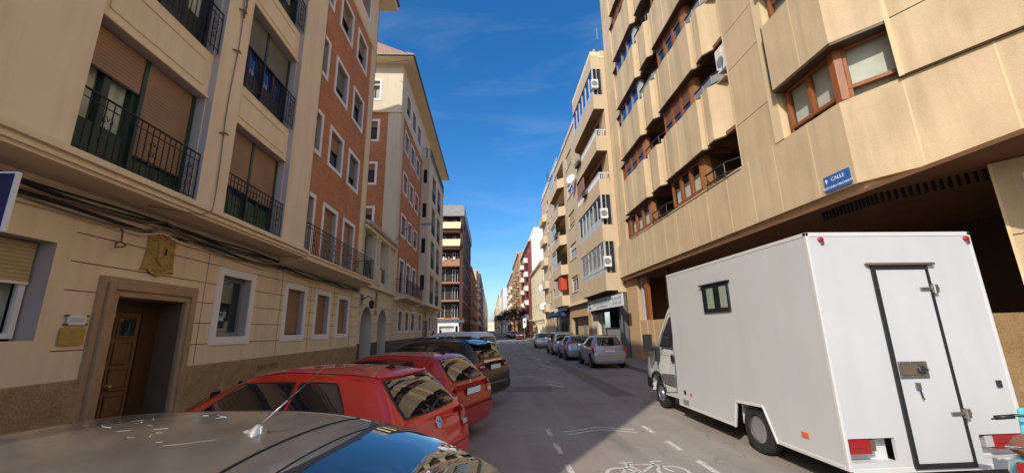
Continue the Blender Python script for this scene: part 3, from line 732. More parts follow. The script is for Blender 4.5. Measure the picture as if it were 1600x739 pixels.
# ---- L4: dark brown block with balconies
L4 = thing('apartment_building', (-4.6, 66, 0), 'dark brown block with yellow awnings over its balconies and a grey metal parapet', 'building')
F4 = Fr((0, 66, 0), (1, 0, 0), (0, -1, 0)); S4 = Fr((-4.6, 0, 0), (0, 1, 0), (1, 0, 0))
w = MB(); FL = [3.6 + 2.9 * k for k in range(6)]
wall(w, F4, -14, -4.6, 0, 21, [(-9.5, -5.15, z + .25, z + 2.75, 1.2) for z in FL] + [(-10, -5.0, 0.1, 3.0, .4)], 'brownbrick', rmat='brownbrick')
H = [(u, u + 1.2, z + 1.1, z + 2.4, .15) for u in (69, 73, 77, 82, 87) for z in FL]
wall(w, S4, 66, 92, 0, 21, H + [(u, u + 3, .2, 2.9, .4) for u in (68, 73, 79, 85)], 'brownbrick')
w.box(-14, -4.6, 91.9, 92, 0, 21, 'brownbrick'); w.box(-14, -5.9, 67.2, 91.8, 0, 21, 'interior')
for z in FL: w.fbox(F4, -9.6, -5.1, 0, .12, z, z + .26, 'pinkish'); w.fbox(S4, 66, 92, 0, .06, z, z + .2, 'pinkish')
w.fbox(F4, -14, -4.3, 0, .15, 3.1, 3.55, 'darkgrey')
w.build('wall', L4)
p = MB(); p.box(-14, -4.4, 65.7, 92.3, 20.9, 22.8, 'panel_grey'); p.box(-14, -4.5, 66, 92, 22.8, 22.9, 'darkgrey'); p.build('parapet', L4)
for i, z in enumerate(FL):
    b = MB(); m_ = 'maroon' if i == 5 else 'pinkish' if i in (3, 4) else 'darkframe'
    if i >= 3: b.fbox(F4, -9.5, -5.15, -.08, .0, z + .26, z + 1.2, m_)
    else:
        for q in range(30): b.fbox(F4, -9.45 + q * .145, -9.43 + q * .145, -.04, -.02, z + .26, z + 1.2, 'iron')
        b.fbox(F4, -9.5, -5.15, -.05, -.01, z + 1.18, z + 1.23, 'iron')
    b.build('balustrade', L4)
    window(L4, Fr((0, 67.15, 0), (1, 0, 0), (0, -1, 0)), -8.9, -7.6, z + .3, z + 2.4, .0, fmat='white', gmat='glass_clear', curtain=False)
    window(L4, Fr((0, 67.15, 0), (1, 0, 0), (0, -1, 0)), -6.4, -5.5, z + .3, z + 2.4, .0, fmat='white', gmat='glass_clear')
    if i in (3, 4):
        k = MB()
        for q in range(9):
            x = -9.2 + q * .43; k.box(x, x + .25, 65.86, 65.98, z + .9 + .2 * (q % 3), z + 1.3 + .25 * (q % 2), ['plate', 'pinkish', 'greyframe', 'curtain'][q % 4])
        k.build('balcony_planters', L4)
for z, x1 in ((19.9, -5.0), (16.9, -5.05)):
    a = MB(); a.face([(-9.4, 65.98, z), (x1, 65.98, z), (x1, 65.3, z - 1.1), (-9.4, 65.3, z - 1.1)], 'awning_y'); a.face([(-9.4, 65.3, z - 1.1), (x1, 65.3, z - 1.1), (x1, 65.3, z - 1.3), (-9.4, 65.3, z - 1.3)], 'awning_y'); a.build('awning', L4)
ws = WinSet(L4, S4, [dict(depth=.1, shut=.3, cols=1), dict(depth=.1, shut=.9, cols=1)], 1.2, 1.3)
for h in H: ws.add(h[0], h[2])
s = MB(); s.fbox(F4, -8.3, -5.9, -.35, -.3, .1, 2.6, 'shutter_white'); s.fbox(F4, -8.5, -5.2, -.1, .1, 2.6, 3.1, 'white_pl'); s.fbox(F4, -8.5, -8.3, -.3, .1, .1, 2.6, 'white_pl'); s.fbox(F4, -5.9, -5.7, -.3, .1, .1, 2.6, 'white_pl'); s.fbox(F4, -5.3, -5.1, -.3, .1, .1, 2.6, 'white_pl'); s.build('shopfront', L4)

# ---- simple street blocks further away, each facade modelled with openings, balconies and parapet
def block(name_label, side, x, y0, y1, H_, mat, fl=3.0, g=3.8, wcols=5, balc=None, trim='cream_trim', depth=9, roof=None, wv=None, near=True, nearwin=0, cornice=True, bcols=(), shutters=(('shutter', .5), ('shutter_grey', .2), ('shutter_white', .7))):
    sg_ = -1 if side == 'L' else 1
    t = thing('apartment_building', (x, y0, 0), name_label, 'building')
    fr = Fr((x, 0, 0), (0, 1, 0), (-sg_, 0, 0)); fe = Fr((0, y0, 0), (1, 0, 0), (0, -1, 0))
    xs = sorted((x, x + sg_ * depth)); w = MB(); nf = int((H_ - g - .5) / fl)
    zs = [g + fl * k for k in range(nf)]; pitch = (y1 - y0) / wcols
    H = []
    for c in range(wcols):
        u = y0 + pitch * (c + .5)
        for z in zs:
            if c in bcols: H.append((u - .9, u + .9, z + .2, z + 2.35, .2))
            else: H.append((u - .6, u + .6, z + .95, z + 2.35, .2))
    GH = [(y0 + pitch * c + pitch * .18, y0 + pitch * (c + 1) - pitch * .18, .2, 2.9, .3) for c in range(wcols)]
    wall(w, fr, y0, y1, 0, H_, H + GH, mat)
    wall(w, fe, xs[0], xs[1], 0, H_, [(xs[0] + 2 + 2.6 * k, xs[0] + 3.1 + 2.6 * k, z + .95, z + 2.3, .15) for k in range(nearwin) for z in zs], mat)
    w.box(xs[0], xs[1], y1 - .05, y1, 0, H_, mat)
    if cornice: w.fbox(fr, y0, y1, 0, .35, H_ - .25, H_, trim); w.fbox(fr, y0, y1, 0, .12, g - .35, g - .1, trim)
    w.build('wall', t)
    r = MB(); r.box(xs[0] + (.35 if side == 'L' else 0), xs[1] - (0 if side == 'L' else 0), y0 + .2, y1 - .2, H_, H_ + .08, roof or 'tile')
    r.box(x + sg_ * 2, x + sg_ * 6, y0 + (y1 - y0) * .3, y0 + (y1 - y0) * .5, H_ + .08, H_ + 2.2, mat); r.build('roof', t)
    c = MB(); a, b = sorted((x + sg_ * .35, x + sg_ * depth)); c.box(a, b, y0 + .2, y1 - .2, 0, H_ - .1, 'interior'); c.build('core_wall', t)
    ws = WinSet(t, fr, [dict(depth=.12, shut=s, shmat=m_, cols=2) for m_, s in shutters], 1.2, 1.4)
    for h in H: ws.add(h[0], h[2], w=round(h[1] - h[0], 2), h=round(h[3] - h[2], 2))
    w2_ = WinSet(t, fe, [dict(depth=.1, shut=.3, cols=2)], 1.1, 1.35)
    for k in range(nearwin):
        for z in zs: w2_.add(xs[0] + 2 + 2.6 * k, z + .95)
    if balc:
        for cidx in bcols:
            u = y0 + pitch * (cidx + .5)
            for z in zs:
                b = MB(); b.fbox(fr, u - 1.5, u + 1.5, 0, .8, z, z + .16, trim); b.build('balcony_slab', t)
                if balc == 'iron': railing(t, fr, u - 1.45, u + 1.45, .75, z + .16, .95, returns=.72, scroll=False, pitch=.16, bar=.012)
                else:
                    b = MB(); b.fbox(fr, u - 1.5, u + 1.5, .72, .8, z + .16, z + 1.05, balc)
                    for uu in (u - 1.5, u + 1.42): b.fbox(fr, uu, uu + .08, 0, .72, z + .16, z + 1.05, balc)
                    b.build('balustrade', t)
    return t
block('orange ochre block with small balconies next to the dark brown block', 'L', -4.7, 93, 128, 16.5, 'orange', wcols=7, balc='iron', bcols=(0, 2, 4, 6))
block('cream block with white balconies behind the orange ochre one', 'L', -4.6, 129, 158, 21, 'beige', wcols=6, balc='white', bcols=(1, 4))
block('dark grey block rising past the cream one on the left side', 'L', -4.3, 159, 215, 24, 'darkgrey', wcols=9, balc='iron', bcols=(1, 4, 7))
block('pale reddish block on the left far down the street', 'L', -4.2, 216, 300, 24, 'pinkroof', wcols=10)
block('white block on the left near the end of the street', 'L', -4.0, 301, 520, 25, 'whitewall', wcols=12)

# ================================================================== RIGHT SIDE
XR = 8.0
# ---- R1 precast block
R1 = thing('apartment_building', (XR, 6, 0), 'ochre precast concrete block with angled bays and brown wooden windows above the truck', 'building')
GR = Fr((XR, 0, 0), (0, 1, 0), (-1, 0, 0))
bend = (8.0, 7.77); ch = Vector((.53, -1, 0)).normalized()
def plan(y, off=0.0):
    """plan line of the facade, straight beyond the bend and chamfered towards the camera"""
    if y >= bend[1]: return (XR - off, y)
    return (XR + .53 * (bend[1] - y) - off * .9, y)
def ribbon(mb, pts, z0, z1, mat, thick=.25):
    """vertical slab following plan points (x,y), thickness inward (+x)"""
    for (a, b) in zip(pts, pts[1:]):
        mb.hexa([(a[0], a[1], z0), (b[0], b[1], z0), (b[0] + thick, b[1], z0), (a[0] + thick, a[1], z0), (a[0], a[1], z1), (b[0], b[1], z1), (b[0] + thick, b[1], z1), (a[0] + thick, a[1], z1)], mat)
def joint(mb, p, q, z0, z1, w=.03, mat='conc_joint', t=0.0):
    """thin joint strip standing on the ribbon segment p-q at fraction t"""
    p = Vector((p[0], p[1], 0)); q = Vector((q[0], q[1], 0)); d = (q - p).normalized(); n = Vector((-d.y, d.x, 0))
    if n.x > 0: n = -n
    c = p + (q - p) * t
    mb.hexa([c - d * w / 2 + n * .004 + Vector((0, 0, z0)), c + d * w / 2 + n * .004 + Vector((0, 0, z0)), c + d * w / 2 - n * .01 + Vector((0, 0, z0)), c - d * w / 2 - n * .01 + Vector((0, 0, z0)),
             c - d * w / 2 + n * .004 + Vector((0, 0, z1)), c + d * w / 2 + n * .004 + Vector((0, 0, z1)), c + d * w / 2 - n * .01 + Vector((0, 0, z1)), c - d * w / 2 - n * .01 + Vector((0, 0, z1))], mat)
YN = -16.0
# first fascia, 4.75 - 6.8
fa = MB()
P1 = [(7.98, 24.1), (7.98, 7.77), (8.0 + .53 * (7.77 - YN), YN)]
ribbon(fa, P1, 4.86, 6.8, 'conc', .3)
P1b = [(x + .14, y) for x, y in P1]; ribbon(fa, P1b, 4.70, 4.88, 'conc', .3)
y = 23.2
ys = [22.9, 21.95, 20.75, 19.9, 18.6, 17.3, 16.1, 14.9, 13.6, 12.3, 11.1, 10.0, 8.75]
for yy in ys: joint(fa, (7.98, yy), (7.98, yy + .5), 4.88, 6.8)
for t_ in (.04, .086, .135, .19, .25, .31): joint(fa, P1[1], P1[2], 4.88, 6.8, t=t_)
fa.build('lower_fascia', R1)
# upper spandrels: outline of bays (y decreasing towards camera)
def outline():
    # list of bays: (y_far, y_near_straight, y_near_end) proud face X 7.75 between y_far and y_near_straight, bevel back to X 8.1 at y_near_end
    return [(21.6, 18.4, 18.1), (17.8, 16.76, 16.4), (16.2, 13.05, 12.78), (12.72, 12.26, 11.43)]
XP, XB = 7.75, 8.12
def spandrel(z0, z1):
    for (yf, ys_, yn) in outline():
        mb = MB()
        last = yn == 11.43
        pts = [(XB, yf + .004), (XP, yf), (XP, ys_), (8.33 if last else XB, yn)]
        Lb = yf - ys_; fold = [(XP + .07, yf), (XP, yf - .3 * Lb)] + ([(XP + .05, yf - .62 * Lb), (XP, yf - .78 * Lb)] if Lb > 2 else []) + pts[2:]
        ribbon(mb, fold, z0, z1, 'conc', .45)
        mb.hexa([(XP, yf, z0), (XB + .2, yf + .006, z0), (XB + .2, yf - .03, z0), (XP, yf - .03, z0), (XP, yf, z1), (XB + .2, yf + .006, z1), (XB + .2, yf - .03, z1), (XP, yf - .03, z1)], 'conc')
        L = yf - ys_; n = max(1, round(L / 1.05))
        for k in range(n): tt = (k + (.5 if n == 1 else .35)) / n; xo = .0; joint(mb, (XP + .02, yf), (XP + .02, ys_), z0 + .01, z1 - .01, .03, t=tt)
        mb.build('spandrel', R1)
    mb = MB()
    # near part: W1 unit, bend and chamfer
    pts = [(XP + .02, 9.4), (XP + .02, 7.5), (8.4, 6.78)]
    ribbon(mb, pts, z0, z1, 'conc', .45)
    mb.hexa([(XP + .02, 9.4, z0), (8.3, 9.46, z0), (8.3, 9.38, z0), (XP + .02, 9.36, z0), (XP + .02, 9.4, z1), (8.3, 9.46, z1), (8.3, 9.38, z1), (XP + .02, 9.36, z1)], 'conc')
    joint(mb, (XP + .02, 9.4), (XP + .02, 7.5), z0 + .01, z1 - .01, .03, t=.55)
    mb.build('spandrel', R1)
SZ = [8.15 + 3.35 * k for k in range(6)]     # window heads = spandrel bottoms
for k, z0 in enumerate(SZ): spandrel(z0, z0 + 2.0)
# slabs under spandrels (dark soffits), recessed walls of the balconies
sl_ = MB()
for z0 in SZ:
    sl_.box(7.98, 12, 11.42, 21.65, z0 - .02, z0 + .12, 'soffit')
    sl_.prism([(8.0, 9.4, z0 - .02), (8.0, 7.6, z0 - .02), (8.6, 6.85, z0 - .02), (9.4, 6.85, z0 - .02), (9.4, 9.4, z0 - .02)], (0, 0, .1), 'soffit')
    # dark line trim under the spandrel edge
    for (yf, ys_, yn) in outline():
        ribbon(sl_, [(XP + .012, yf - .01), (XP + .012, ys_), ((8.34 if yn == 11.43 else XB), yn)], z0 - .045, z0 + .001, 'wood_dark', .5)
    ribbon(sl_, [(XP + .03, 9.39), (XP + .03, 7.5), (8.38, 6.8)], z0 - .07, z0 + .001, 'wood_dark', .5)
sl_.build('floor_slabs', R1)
for k, z0 in enumerate([6.8 + 3.35 * j for j in range(7)]):
    bk_ = MB(); bk_.box(7.95, 8.35, 11.44, 21.6, z0 - .05, z0 - .004, 'conc'); bk_.build('sill', R1)
# flat strip between W1 and the balconies, strip at the far end, chamfer wall
st = MB()
def strip(mb, y1_, y0_, x=8.0, hb=None):
    for k in range(-1, 7):
        za, zb = 6.8 + 3.35 * k, 8.15 + 3.35 * k
        if k >= 0: ribbon(mb, [(x, y1_), (x, y0_)], za + .012, zb - .012, 'conc', .3)
        ribbon(mb, [(x, y1_), (x, y0_)], zb + .012, za + 3.35 - .012, 'conc', .3) if k >= 0 else None
        if k >= 0: ribbon(mb, [(x + .02, y1_), (x + .02, y0_)], za - .012, za + .012, 'conc_dark', .25); ribbon(mb, [(x + .02, y1_), (x + .02, y0_)], zb - .012, zb + .012, 'conc_dark', .25)
strip(st, 11.42, 9.86); ribbon(st, [(8.14, 9.86), (8.0, 9.84)], 4.9, 28, 'conc', .2)
joint(st, (8.0, 11.42), (8.0, 9.86), 6.8, 28, .035, t=.02)
ribbon(st, [(7.96, 9.84), (7.96, 9.5)], 6.8, 28, 'conc_joint', .3)
# far strip with small windows
for k in range(7):
    za = 6.8 + 3.35 * k
    ribbon(st, [(8.1, 24.1), (8.1, 22.75)], za - 2.0 if k else 4.9, za + 1.33, 'conc', .3) if k == 0 else ribbon(st, [(8.1, 24.1), (8.1, 22.75)], za - 2.0, za + 1.33, 'conc', .3)
    ribbon(st, [(8.1, 22.73), (8.1, 21.66)], za - 2.0, za - .6, 'conc', .3)
    ribbon(st, [(8.12, 24.1), (8.12, 21.66)], za - 2.02, za - 2.0, 'conc_dark', .28)
    joint(st, (8.1, 24.1), (8.1, 22.75), za - 2.0, za + 1.3, .02, mat='conc_dark', t=.55)
    st.box(8.4, 8.6, 21.66, 22.75, za - .6, za + 1.35, 'wood_dark')
st.box(8.1, 16, 24.06, 24.12, 4.9, 28, 'conc')
# chamfer panels
c0 = Vector((8.4, 6.8, 0)); cd = Vector((.53, -1, 0)).normalized(); GCH = Fr(c0, cd, (-cd.y * -1, -cd.x, 0))
nn = Vector((cd.y, -cd.x, 0)); nn = nn if nn.x < 0 else -nn
GCH = Fr(c0, cd, nn)
for k in range(7):
    za = 6.8 + 3.35 * k
    for (a, b) in ((0.02, 2.55), (2.58, 5.1), (5.13, 7.7), (7.73, 12), (12.03, 18)):
        wall(st, GCH, a, b, za + .012, za + 1.35 - .012, [], 'conc'); wall(st, GCH, a, b, za + 1.35 + .012, za + 3.35 - .012, [], 'conc')
    st.fbox(GCH, 0, 18, -.25, -.02, za - .012, za + 3.4, 'conc_dark')
    for a in (2.565, 5.115, 7.715): st.fbox(GCH, a - .03, a + .03, -.015, .006, za + .012, za + 3.33, 'conc_joint')
for a in (.06,): st.fbox(GCH, a - .05, a + .03, -.01, .01, 6.8, 28, 'conc_joint')
st.box(8.7, 9.0, 9.4, 9.9, 4.8, 28, 'conc')
st.build('side_panels', R1)
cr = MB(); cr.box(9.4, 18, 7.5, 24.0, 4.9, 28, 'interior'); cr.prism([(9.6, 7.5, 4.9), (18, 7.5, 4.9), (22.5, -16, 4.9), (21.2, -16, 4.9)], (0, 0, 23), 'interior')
cr.build('core_wall', R1)
# W1 windows (wooden, across the bend) on each floor
for k in range(6):
    z0, z1 = 6.82 + 3.35 * k, 8.13 + 3.35 * k
    w = MB()
    A = [(8.06, 9.36), (8.06, 7.78)]; B = [(8.16, 7.62), (8.74, 6.86)]
    f1 = Fr((8.1, 0, 0), (0, 1, 0), (-1, 0, 0)); bd = Vector((.58, -.76, 0)).normalized(); f2 = Fr((8.12, 7.66, 0), bd, (-.795, -.606, 0))
    def fr_win(fr, a, b, n, mb, low=.12):
        mb.fbox(fr, a, a + .08, -.1, .03, z0, z1, 'wood'); mb.fbox(fr, b - .08, b, -.1, .03, z0, z1, 'wood')
        mb.fbox(fr, a, b, -.1, .03, z1 - .09, z1, 'wood'); mb.fbox(fr, a, b, -.1, .04, z0 + low, z0 + low + .09, 'wood'); mb.fbox(fr, a, b, -.08, .0, z0, z0 + .03, 'darkframe')
        for i in range(1, n):
            c = a + (b - a) * i / n; mb.fbox(fr, c - .05, c + .05, -.1, .035, z0 + low, z1 - .05, 'wood')
    fr_win(f1, 7.8, 9.34, 2, w); fr_win(f2, 0.03, 0.98, 1, w, .22)
    w.prism([(8.0, 7.86, z0), (8.0, 7.7, z0), (8.1, 7.6, z0), (8.2, 7.6, z0), (8.2, 7.86, z0)], (0, 0, z1 - z0), 'wood')
    at = f1.p(8, 0, z0); o = w.build('window', R1, at, bevel=.006)
    g = MB(); g.face([f1.p(7.83, -.05, z0), f1.p(9.3, -.05, z0), f1.p(9.3, -.05, z1), f1.p(7.83, -.05, z1)], 'glass_clear'); g.face([f2.p(.05, -.05, z0), f2.p(.95, -.05, z0), f2.p(.95, -.05, z1), f2.p(.05, -.05, z1)], 'glass_clear'); g.build('pane', o, at)
    c = MB(); s = [.05, .5, .8, .3, .9, .4][k]
    c.face([f1.p(7.85, -.16, z0), f1.p(9.3, -.16, z0), f1.p(9.3, -.16, z1), f1.p(7.85, -.16, z1)], 'curtain'); c.face([f2.p(.05, -.16, z0), f2.p(.95, -.16, z0), f2.p(.95, -.16, z1), f2.p(.05, -.16, z1)], 'curtain'); c.build('blind', o, at)
    if s > .2:
        c = MB(); c.face([f1.p(7.88, -.03, z1 - 1.3 * s), f1.p(9.3, -.03, z1 - 1.3 * s), f1.p(9.3, -.03, z1), f1.p(7.88, -.03, z1)], 'shutter_brown_red'); c.face([f2.p(.08, -.03, z1 - 1.3 * s), f2.p(.95, -.03, z1 - 1.3 * s), f2.p(.95, -.03, z1), f2.p(.08, -.03, z1)], 'shutter_brown_red'); c.build('shutter', o, at)
# window bays and balconies
for k in range(6):
    z0, z1 = 6.8 + 3.35 * k, 8.15 + 3.35 * k - .02
    for bi, (yf, yn) in enumerate(((21.55, 18.75), (16.15, 13.75))):
        blue = (bi == 0 and k in (2, 3)); fr = Fr((7.98, 0, 0), (0, 1, 0), (-1, 0, 0)); w = MB(); n = 3
        fm = 'greyframe' if blue else 'wood'; n = 3
        w.fbox(fr, yn, yf, -.1, .0, z0, z0 + .16, 'darkframe' if blue else 'wood'); w.fbox(fr, yn, yf, -.1, .0, z1 - .06, z1, fm)
        for i in range(n + 1):
            c = yn + (yf - yn) * i / n; ww = .05 if blue else .08
            w.fbox(fr, max(yn, c - ww), min(yf, c + ww), -.1, .01, z0 + .1, z1, fm)
        # end pier of the glazed part, slatted wood (or glass) turned towards the balcony
        w.prism([(7.99, yn + .01, z0), (8.03, yn - .28, z0), (8.7, yn - .28, z0), (8.7, yn + .01, z0)], (0, 0, z1 - z0), 'alu' if blue else 'wood_h')
        at = fr.p(yn, 0, z0); o = w.build('window', R1, at)
        g = MB(); g.face([fr.p(yn, -.06, z0), fr.p(yf, -.06, z0), fr.p(yf, -.06, z1), fr.p(yn, -.06, z1)], 'glass_sky' if blue else 'glass_clear' if k == 0 else 'glass'); g.build('pane', o, at)
        if not blue:
            if k == 0:
                c = MB(); c.face([fr.p(yn, -.2, z0), fr.p(yf, -.2, z0), fr.p(yf, -.2, z0 + .9), fr.p(yn, -.2, z0 + .9)], 'curtain'); c.build('curtain', o, at)
            s = [.12, .55, .62, .3, .5, .4][(k + bi) % 6] if k else .1
            c = MB(); c.fbox(fr, yn + .08, yf - .05, -.045, -.02, z1 - .06 - s * 1.2, z1 - .06, 'shutter_brown_red'); c.build('shutter', o, at)
    # open balconies: side walls, back wall, rail
    for bi, (yf, yn, ysn) in enumerate(((18.45, 16.25, 16.76), (13.45, 11.44, 12.2))):
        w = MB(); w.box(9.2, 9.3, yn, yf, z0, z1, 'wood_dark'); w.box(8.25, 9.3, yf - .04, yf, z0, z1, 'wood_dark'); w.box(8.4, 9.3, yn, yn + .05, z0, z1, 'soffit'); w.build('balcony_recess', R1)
        r = MB(); zr = z0 + .42
        pts = [(7.92, yf - .1), (7.92, ysn), (8.3 if bi else 8.08, yn + .03)]
        if k in (1, 2, 3) and bi == 1 or k == 2:
            ribbon(r, pts, z0 + .02, zr, 'greyframe', .05)
        for zz in (zr + .03, z0 + .08): r.tube([(a, b, zz) for a, b in pts], .035, 'darkframe', 6)
        for a, b in [pts[0], pts[1], pts[2], ((pts[0][0]), (pts[0][1] + pts[1][1]) / 2)]: r.tube([(a, b, z0 - .02), (a, b, zr + .03)], .022, 'darkframe', 5)
        r.build('balcony_rail', R1)
# small windows in the far strip
for k in range(7):
    z = 6.2 + 3.35 * k; fr = Fr((8.3, 0, 0), (0, 1, 0), (-1, 0, 0))
    window(R1, fr, 21.75, 22.7, z, z + 1.9, .0, fmat='wood', shut=[.6, .95, .2, 0, .4, .3, .5][k], shmat='shutter_brown_red', cols=2, fw=.1)
# ground floor of R1
g = MB()
g.box(8.3, 9.0, 22.3, 24.1, 0, 4.72, 'beige2')                                    # lit pier
g.box(8.3, 8.55, 11.5, 22.3, 0, 2.25, 'beige2')                                    # low wall
for yy in (20.4, 21.2, 22.28): g.box(8.285, 8.3, yy, yy + .03, .1, 2.2, 'conc_joint')
g.box(8.35, 8.5, 20.9, 21.35, 2.25, 4.7, 'wood'); g.box(8.35, 8.5, 18.4, 18.6, 2.25, 4.7, 'wood_dark'); g.box(8.45, 8.55, 21.9, 22.05, 2.25, 4.7, 'alu')
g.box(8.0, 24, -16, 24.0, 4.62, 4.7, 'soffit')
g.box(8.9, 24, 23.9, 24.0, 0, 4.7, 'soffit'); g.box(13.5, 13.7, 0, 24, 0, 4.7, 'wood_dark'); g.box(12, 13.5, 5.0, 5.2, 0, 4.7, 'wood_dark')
for i in range(34):                                                                   # slatted grille hanging behind the fascia
    y_ = 9.2 - i * .1; x_ = 8.0 + .53 * max(0, 7.77 - y_) + .36
    g.box(x_, x_ + .04, y_, y_ + .04, 4.4, 4.66, 'iron')
FP = Fr(Vector((8.87, 6.14, 0)), cd, nn)
for a, b in ((0.0, 1.15), (1.18, 3.6), (3.63, 6.5), (6.5, 14)):
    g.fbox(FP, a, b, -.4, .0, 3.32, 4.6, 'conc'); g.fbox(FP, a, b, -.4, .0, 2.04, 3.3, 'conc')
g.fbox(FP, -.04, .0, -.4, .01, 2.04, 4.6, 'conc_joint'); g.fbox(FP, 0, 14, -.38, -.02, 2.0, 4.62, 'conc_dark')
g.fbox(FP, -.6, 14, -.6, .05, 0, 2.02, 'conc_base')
g.build('ground_floor', R1)
# AC unit on the balcony
ac = MB(); ac.box(8.02, 8.32, 11.5, 11.62, 10.75, 11.45, 'white_pl'); ac.lathe([(.2, 0), (.2, .02)], (8.02, 11.56, 11.2), (-1, 0, 0), 'greyframe', 16)
ac = MB(); ac.hexa([(8.05, 11.5, 10.5), (8.4, 11.5, 10.5), (8.4, 12.0, 10.5), (8.05, 12.0, 10.5), (8.05, 11.5, 11.4), (8.4, 11.5, 11.4), (8.4, 12.0, 11.4), (8.05, 12.0, 11.4)], 'white_pl')
ac.lathe([(.19, 0), (.19, .015)], (8.05, 11.75, 10.85), (-1, 0, 0), 'greyframe', 18); ac.fbox(Fr((8.05, 0, 0), (0, 1, 0), (-1, 0, 0)), 11.65, 11.85, 0, .01, 11.15, 11.32, 'awning_y')
ac.tube([(8.03, 11.6, 10.9), (7.98, 11.55, 10.7), (7.98, 11.6, 10.45)], .012, 'cable', 5)
t_mesh(ac, 'air_conditioner', 'white air conditioner unit on the concrete balcony beside the corner panels', 'air conditioner', (8.2, 11.7, 10.5))
# street name plate and the small notice
sp = MB(); sf = Fr((7.965, 0, 0), (0, 1, 0), (-1, 0, 0)); sp.fbox(sf, 7.86, 8.56, .0, .012, 4.9, 5.27, 'signblue')
so = t_mesh(sp, 'street_name_sign', 'blue enamel street name sign on the concrete fascia above the truck', 'sign', sf.p(8.2, 0, 4.9))
text_mesh('CALLE', .125, sf, 8.18, .013, 5.12, 'plate', 'lettering', so, flip=True)
text_mesh('ANTONIO MACHADO', .078, sf, 8.21, .013, 4.96, 'plate', 'lettering', so, flip=True)
em = MB(); em.lathe([(.035, 0), (.035, .003)], sf.p(8.49, .012, 5.17), (-1, 0, 0), 'plate', 12); em.fbox(sf, 8.48, 8.5, .012, .016, 5.1, 5.16, 'plate'); em.build('emblem', so)
nt_ = MB(); nf = Fr(FP.p(0, 0, 0), cd, nn)
nt_.fbox(nf, .3, .75, .0, .012, 4.0, 4.32, 'plate'); nt_.fbox(nf, .4, .66, .012, .016, 4.2, 4.24, 'signblue'); nt_.prism([nf.p(.33, .013, 4.22), nf.p(.42, .013, 4.27), nf.p(.42, .013, 4.17)], nf.N * .004, 'signblue')
for zz in (4.1, 4.06): nt_.fbox(nf, .33, .72, .012, .015, zz, zz + .015, 'pink')
nt_.fbox(nf, .3, .75, .012, .015, 4.0, 4.025, 'pink')
t_mesh(nt_, 'notice_sign', 'small white sign with blue arrow and orange lines on the near concrete pier', 'sign', nf.p(.4, 0, 4.0))

# ---- R2 beige block
R2 = thing('apartment_building', (XR, 24.2, 0), 'beige apartment block with glazed balcony bays and shops below, next to the precast block', 'building')
G2 = Fr((7.8, 0, 0), (0, 1, 0), (-1, 0, 0))
w = MB(); PZ = 3.08; K = 6
H = []
for r in range(5):
    z = 5.2 + PZ * r
    H += [(31.9, 33.2, z, z + 1.45, .2), (35.2, 37.9, z + .05, z + 1.4, .22)]
    H += [(39.6, 45.5, z - .1, z + 1.95, 1.1), (48.2, 49.6, z, z + 1.4, .2), (51.0, 52.4, z, z + 1.4, .2)]
wall(w, G2, 24.12, 57.5, 4.1, 20.4, H, 'beige')
w.box(7.8, 16, 24.13, 24.2, 4, 21, 'beige'); w.box(7.8, 16, 57.4, 57.5, 0, 20.4, 'beige'); w.box(9.1, 16, 24.3, 57.3, 4.2, 20.3, 'interior'); w.box(8.1, 9.1, 24.3, 39.3, 4.2, 20.3, 'interior'); w.box(8.1, 9.1, 46, 57.3, 4.2, 20.3, 'interior')
w.fbox(G2, 31.5, 57.5, -.1, .12, 3.95, 4.18, 'cream_trim'); w.fbox(G2, 24.1, 57.5, -1, .1, 20.4, 20.55, 'cream_trim')
w.build('wall', R2)
BX = [(7.8, 24.14), (7.05, 24.14), (7.05, 30.6), (7.4, 31.45), (7.8, 31.5)]
def bay_slab(mb, z0, z1, mat, ins=0.0):
    P = [(7.85, 24.14), (7.1 + ins, 24.14), (7.1 + ins, 30.4), (7.2 + ins, 30.9), (7.45 + ins, 31.3), (7.85, 31.45)]
    mb.prism([(a, b, z0) for a, b in P], (0, 0, z1 - z0), mat)
for r in range(6):
    bw = MB(); zb = 4.12 + PZ * r
    bay_slab(bw, zb, zb + 1.08, 'beige')
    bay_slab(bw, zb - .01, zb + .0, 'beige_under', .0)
    if r == 5: bay_slab(bw, 20.6, 20.9, 'cream_trim')
    bw.build('balcony_parapet', R2)
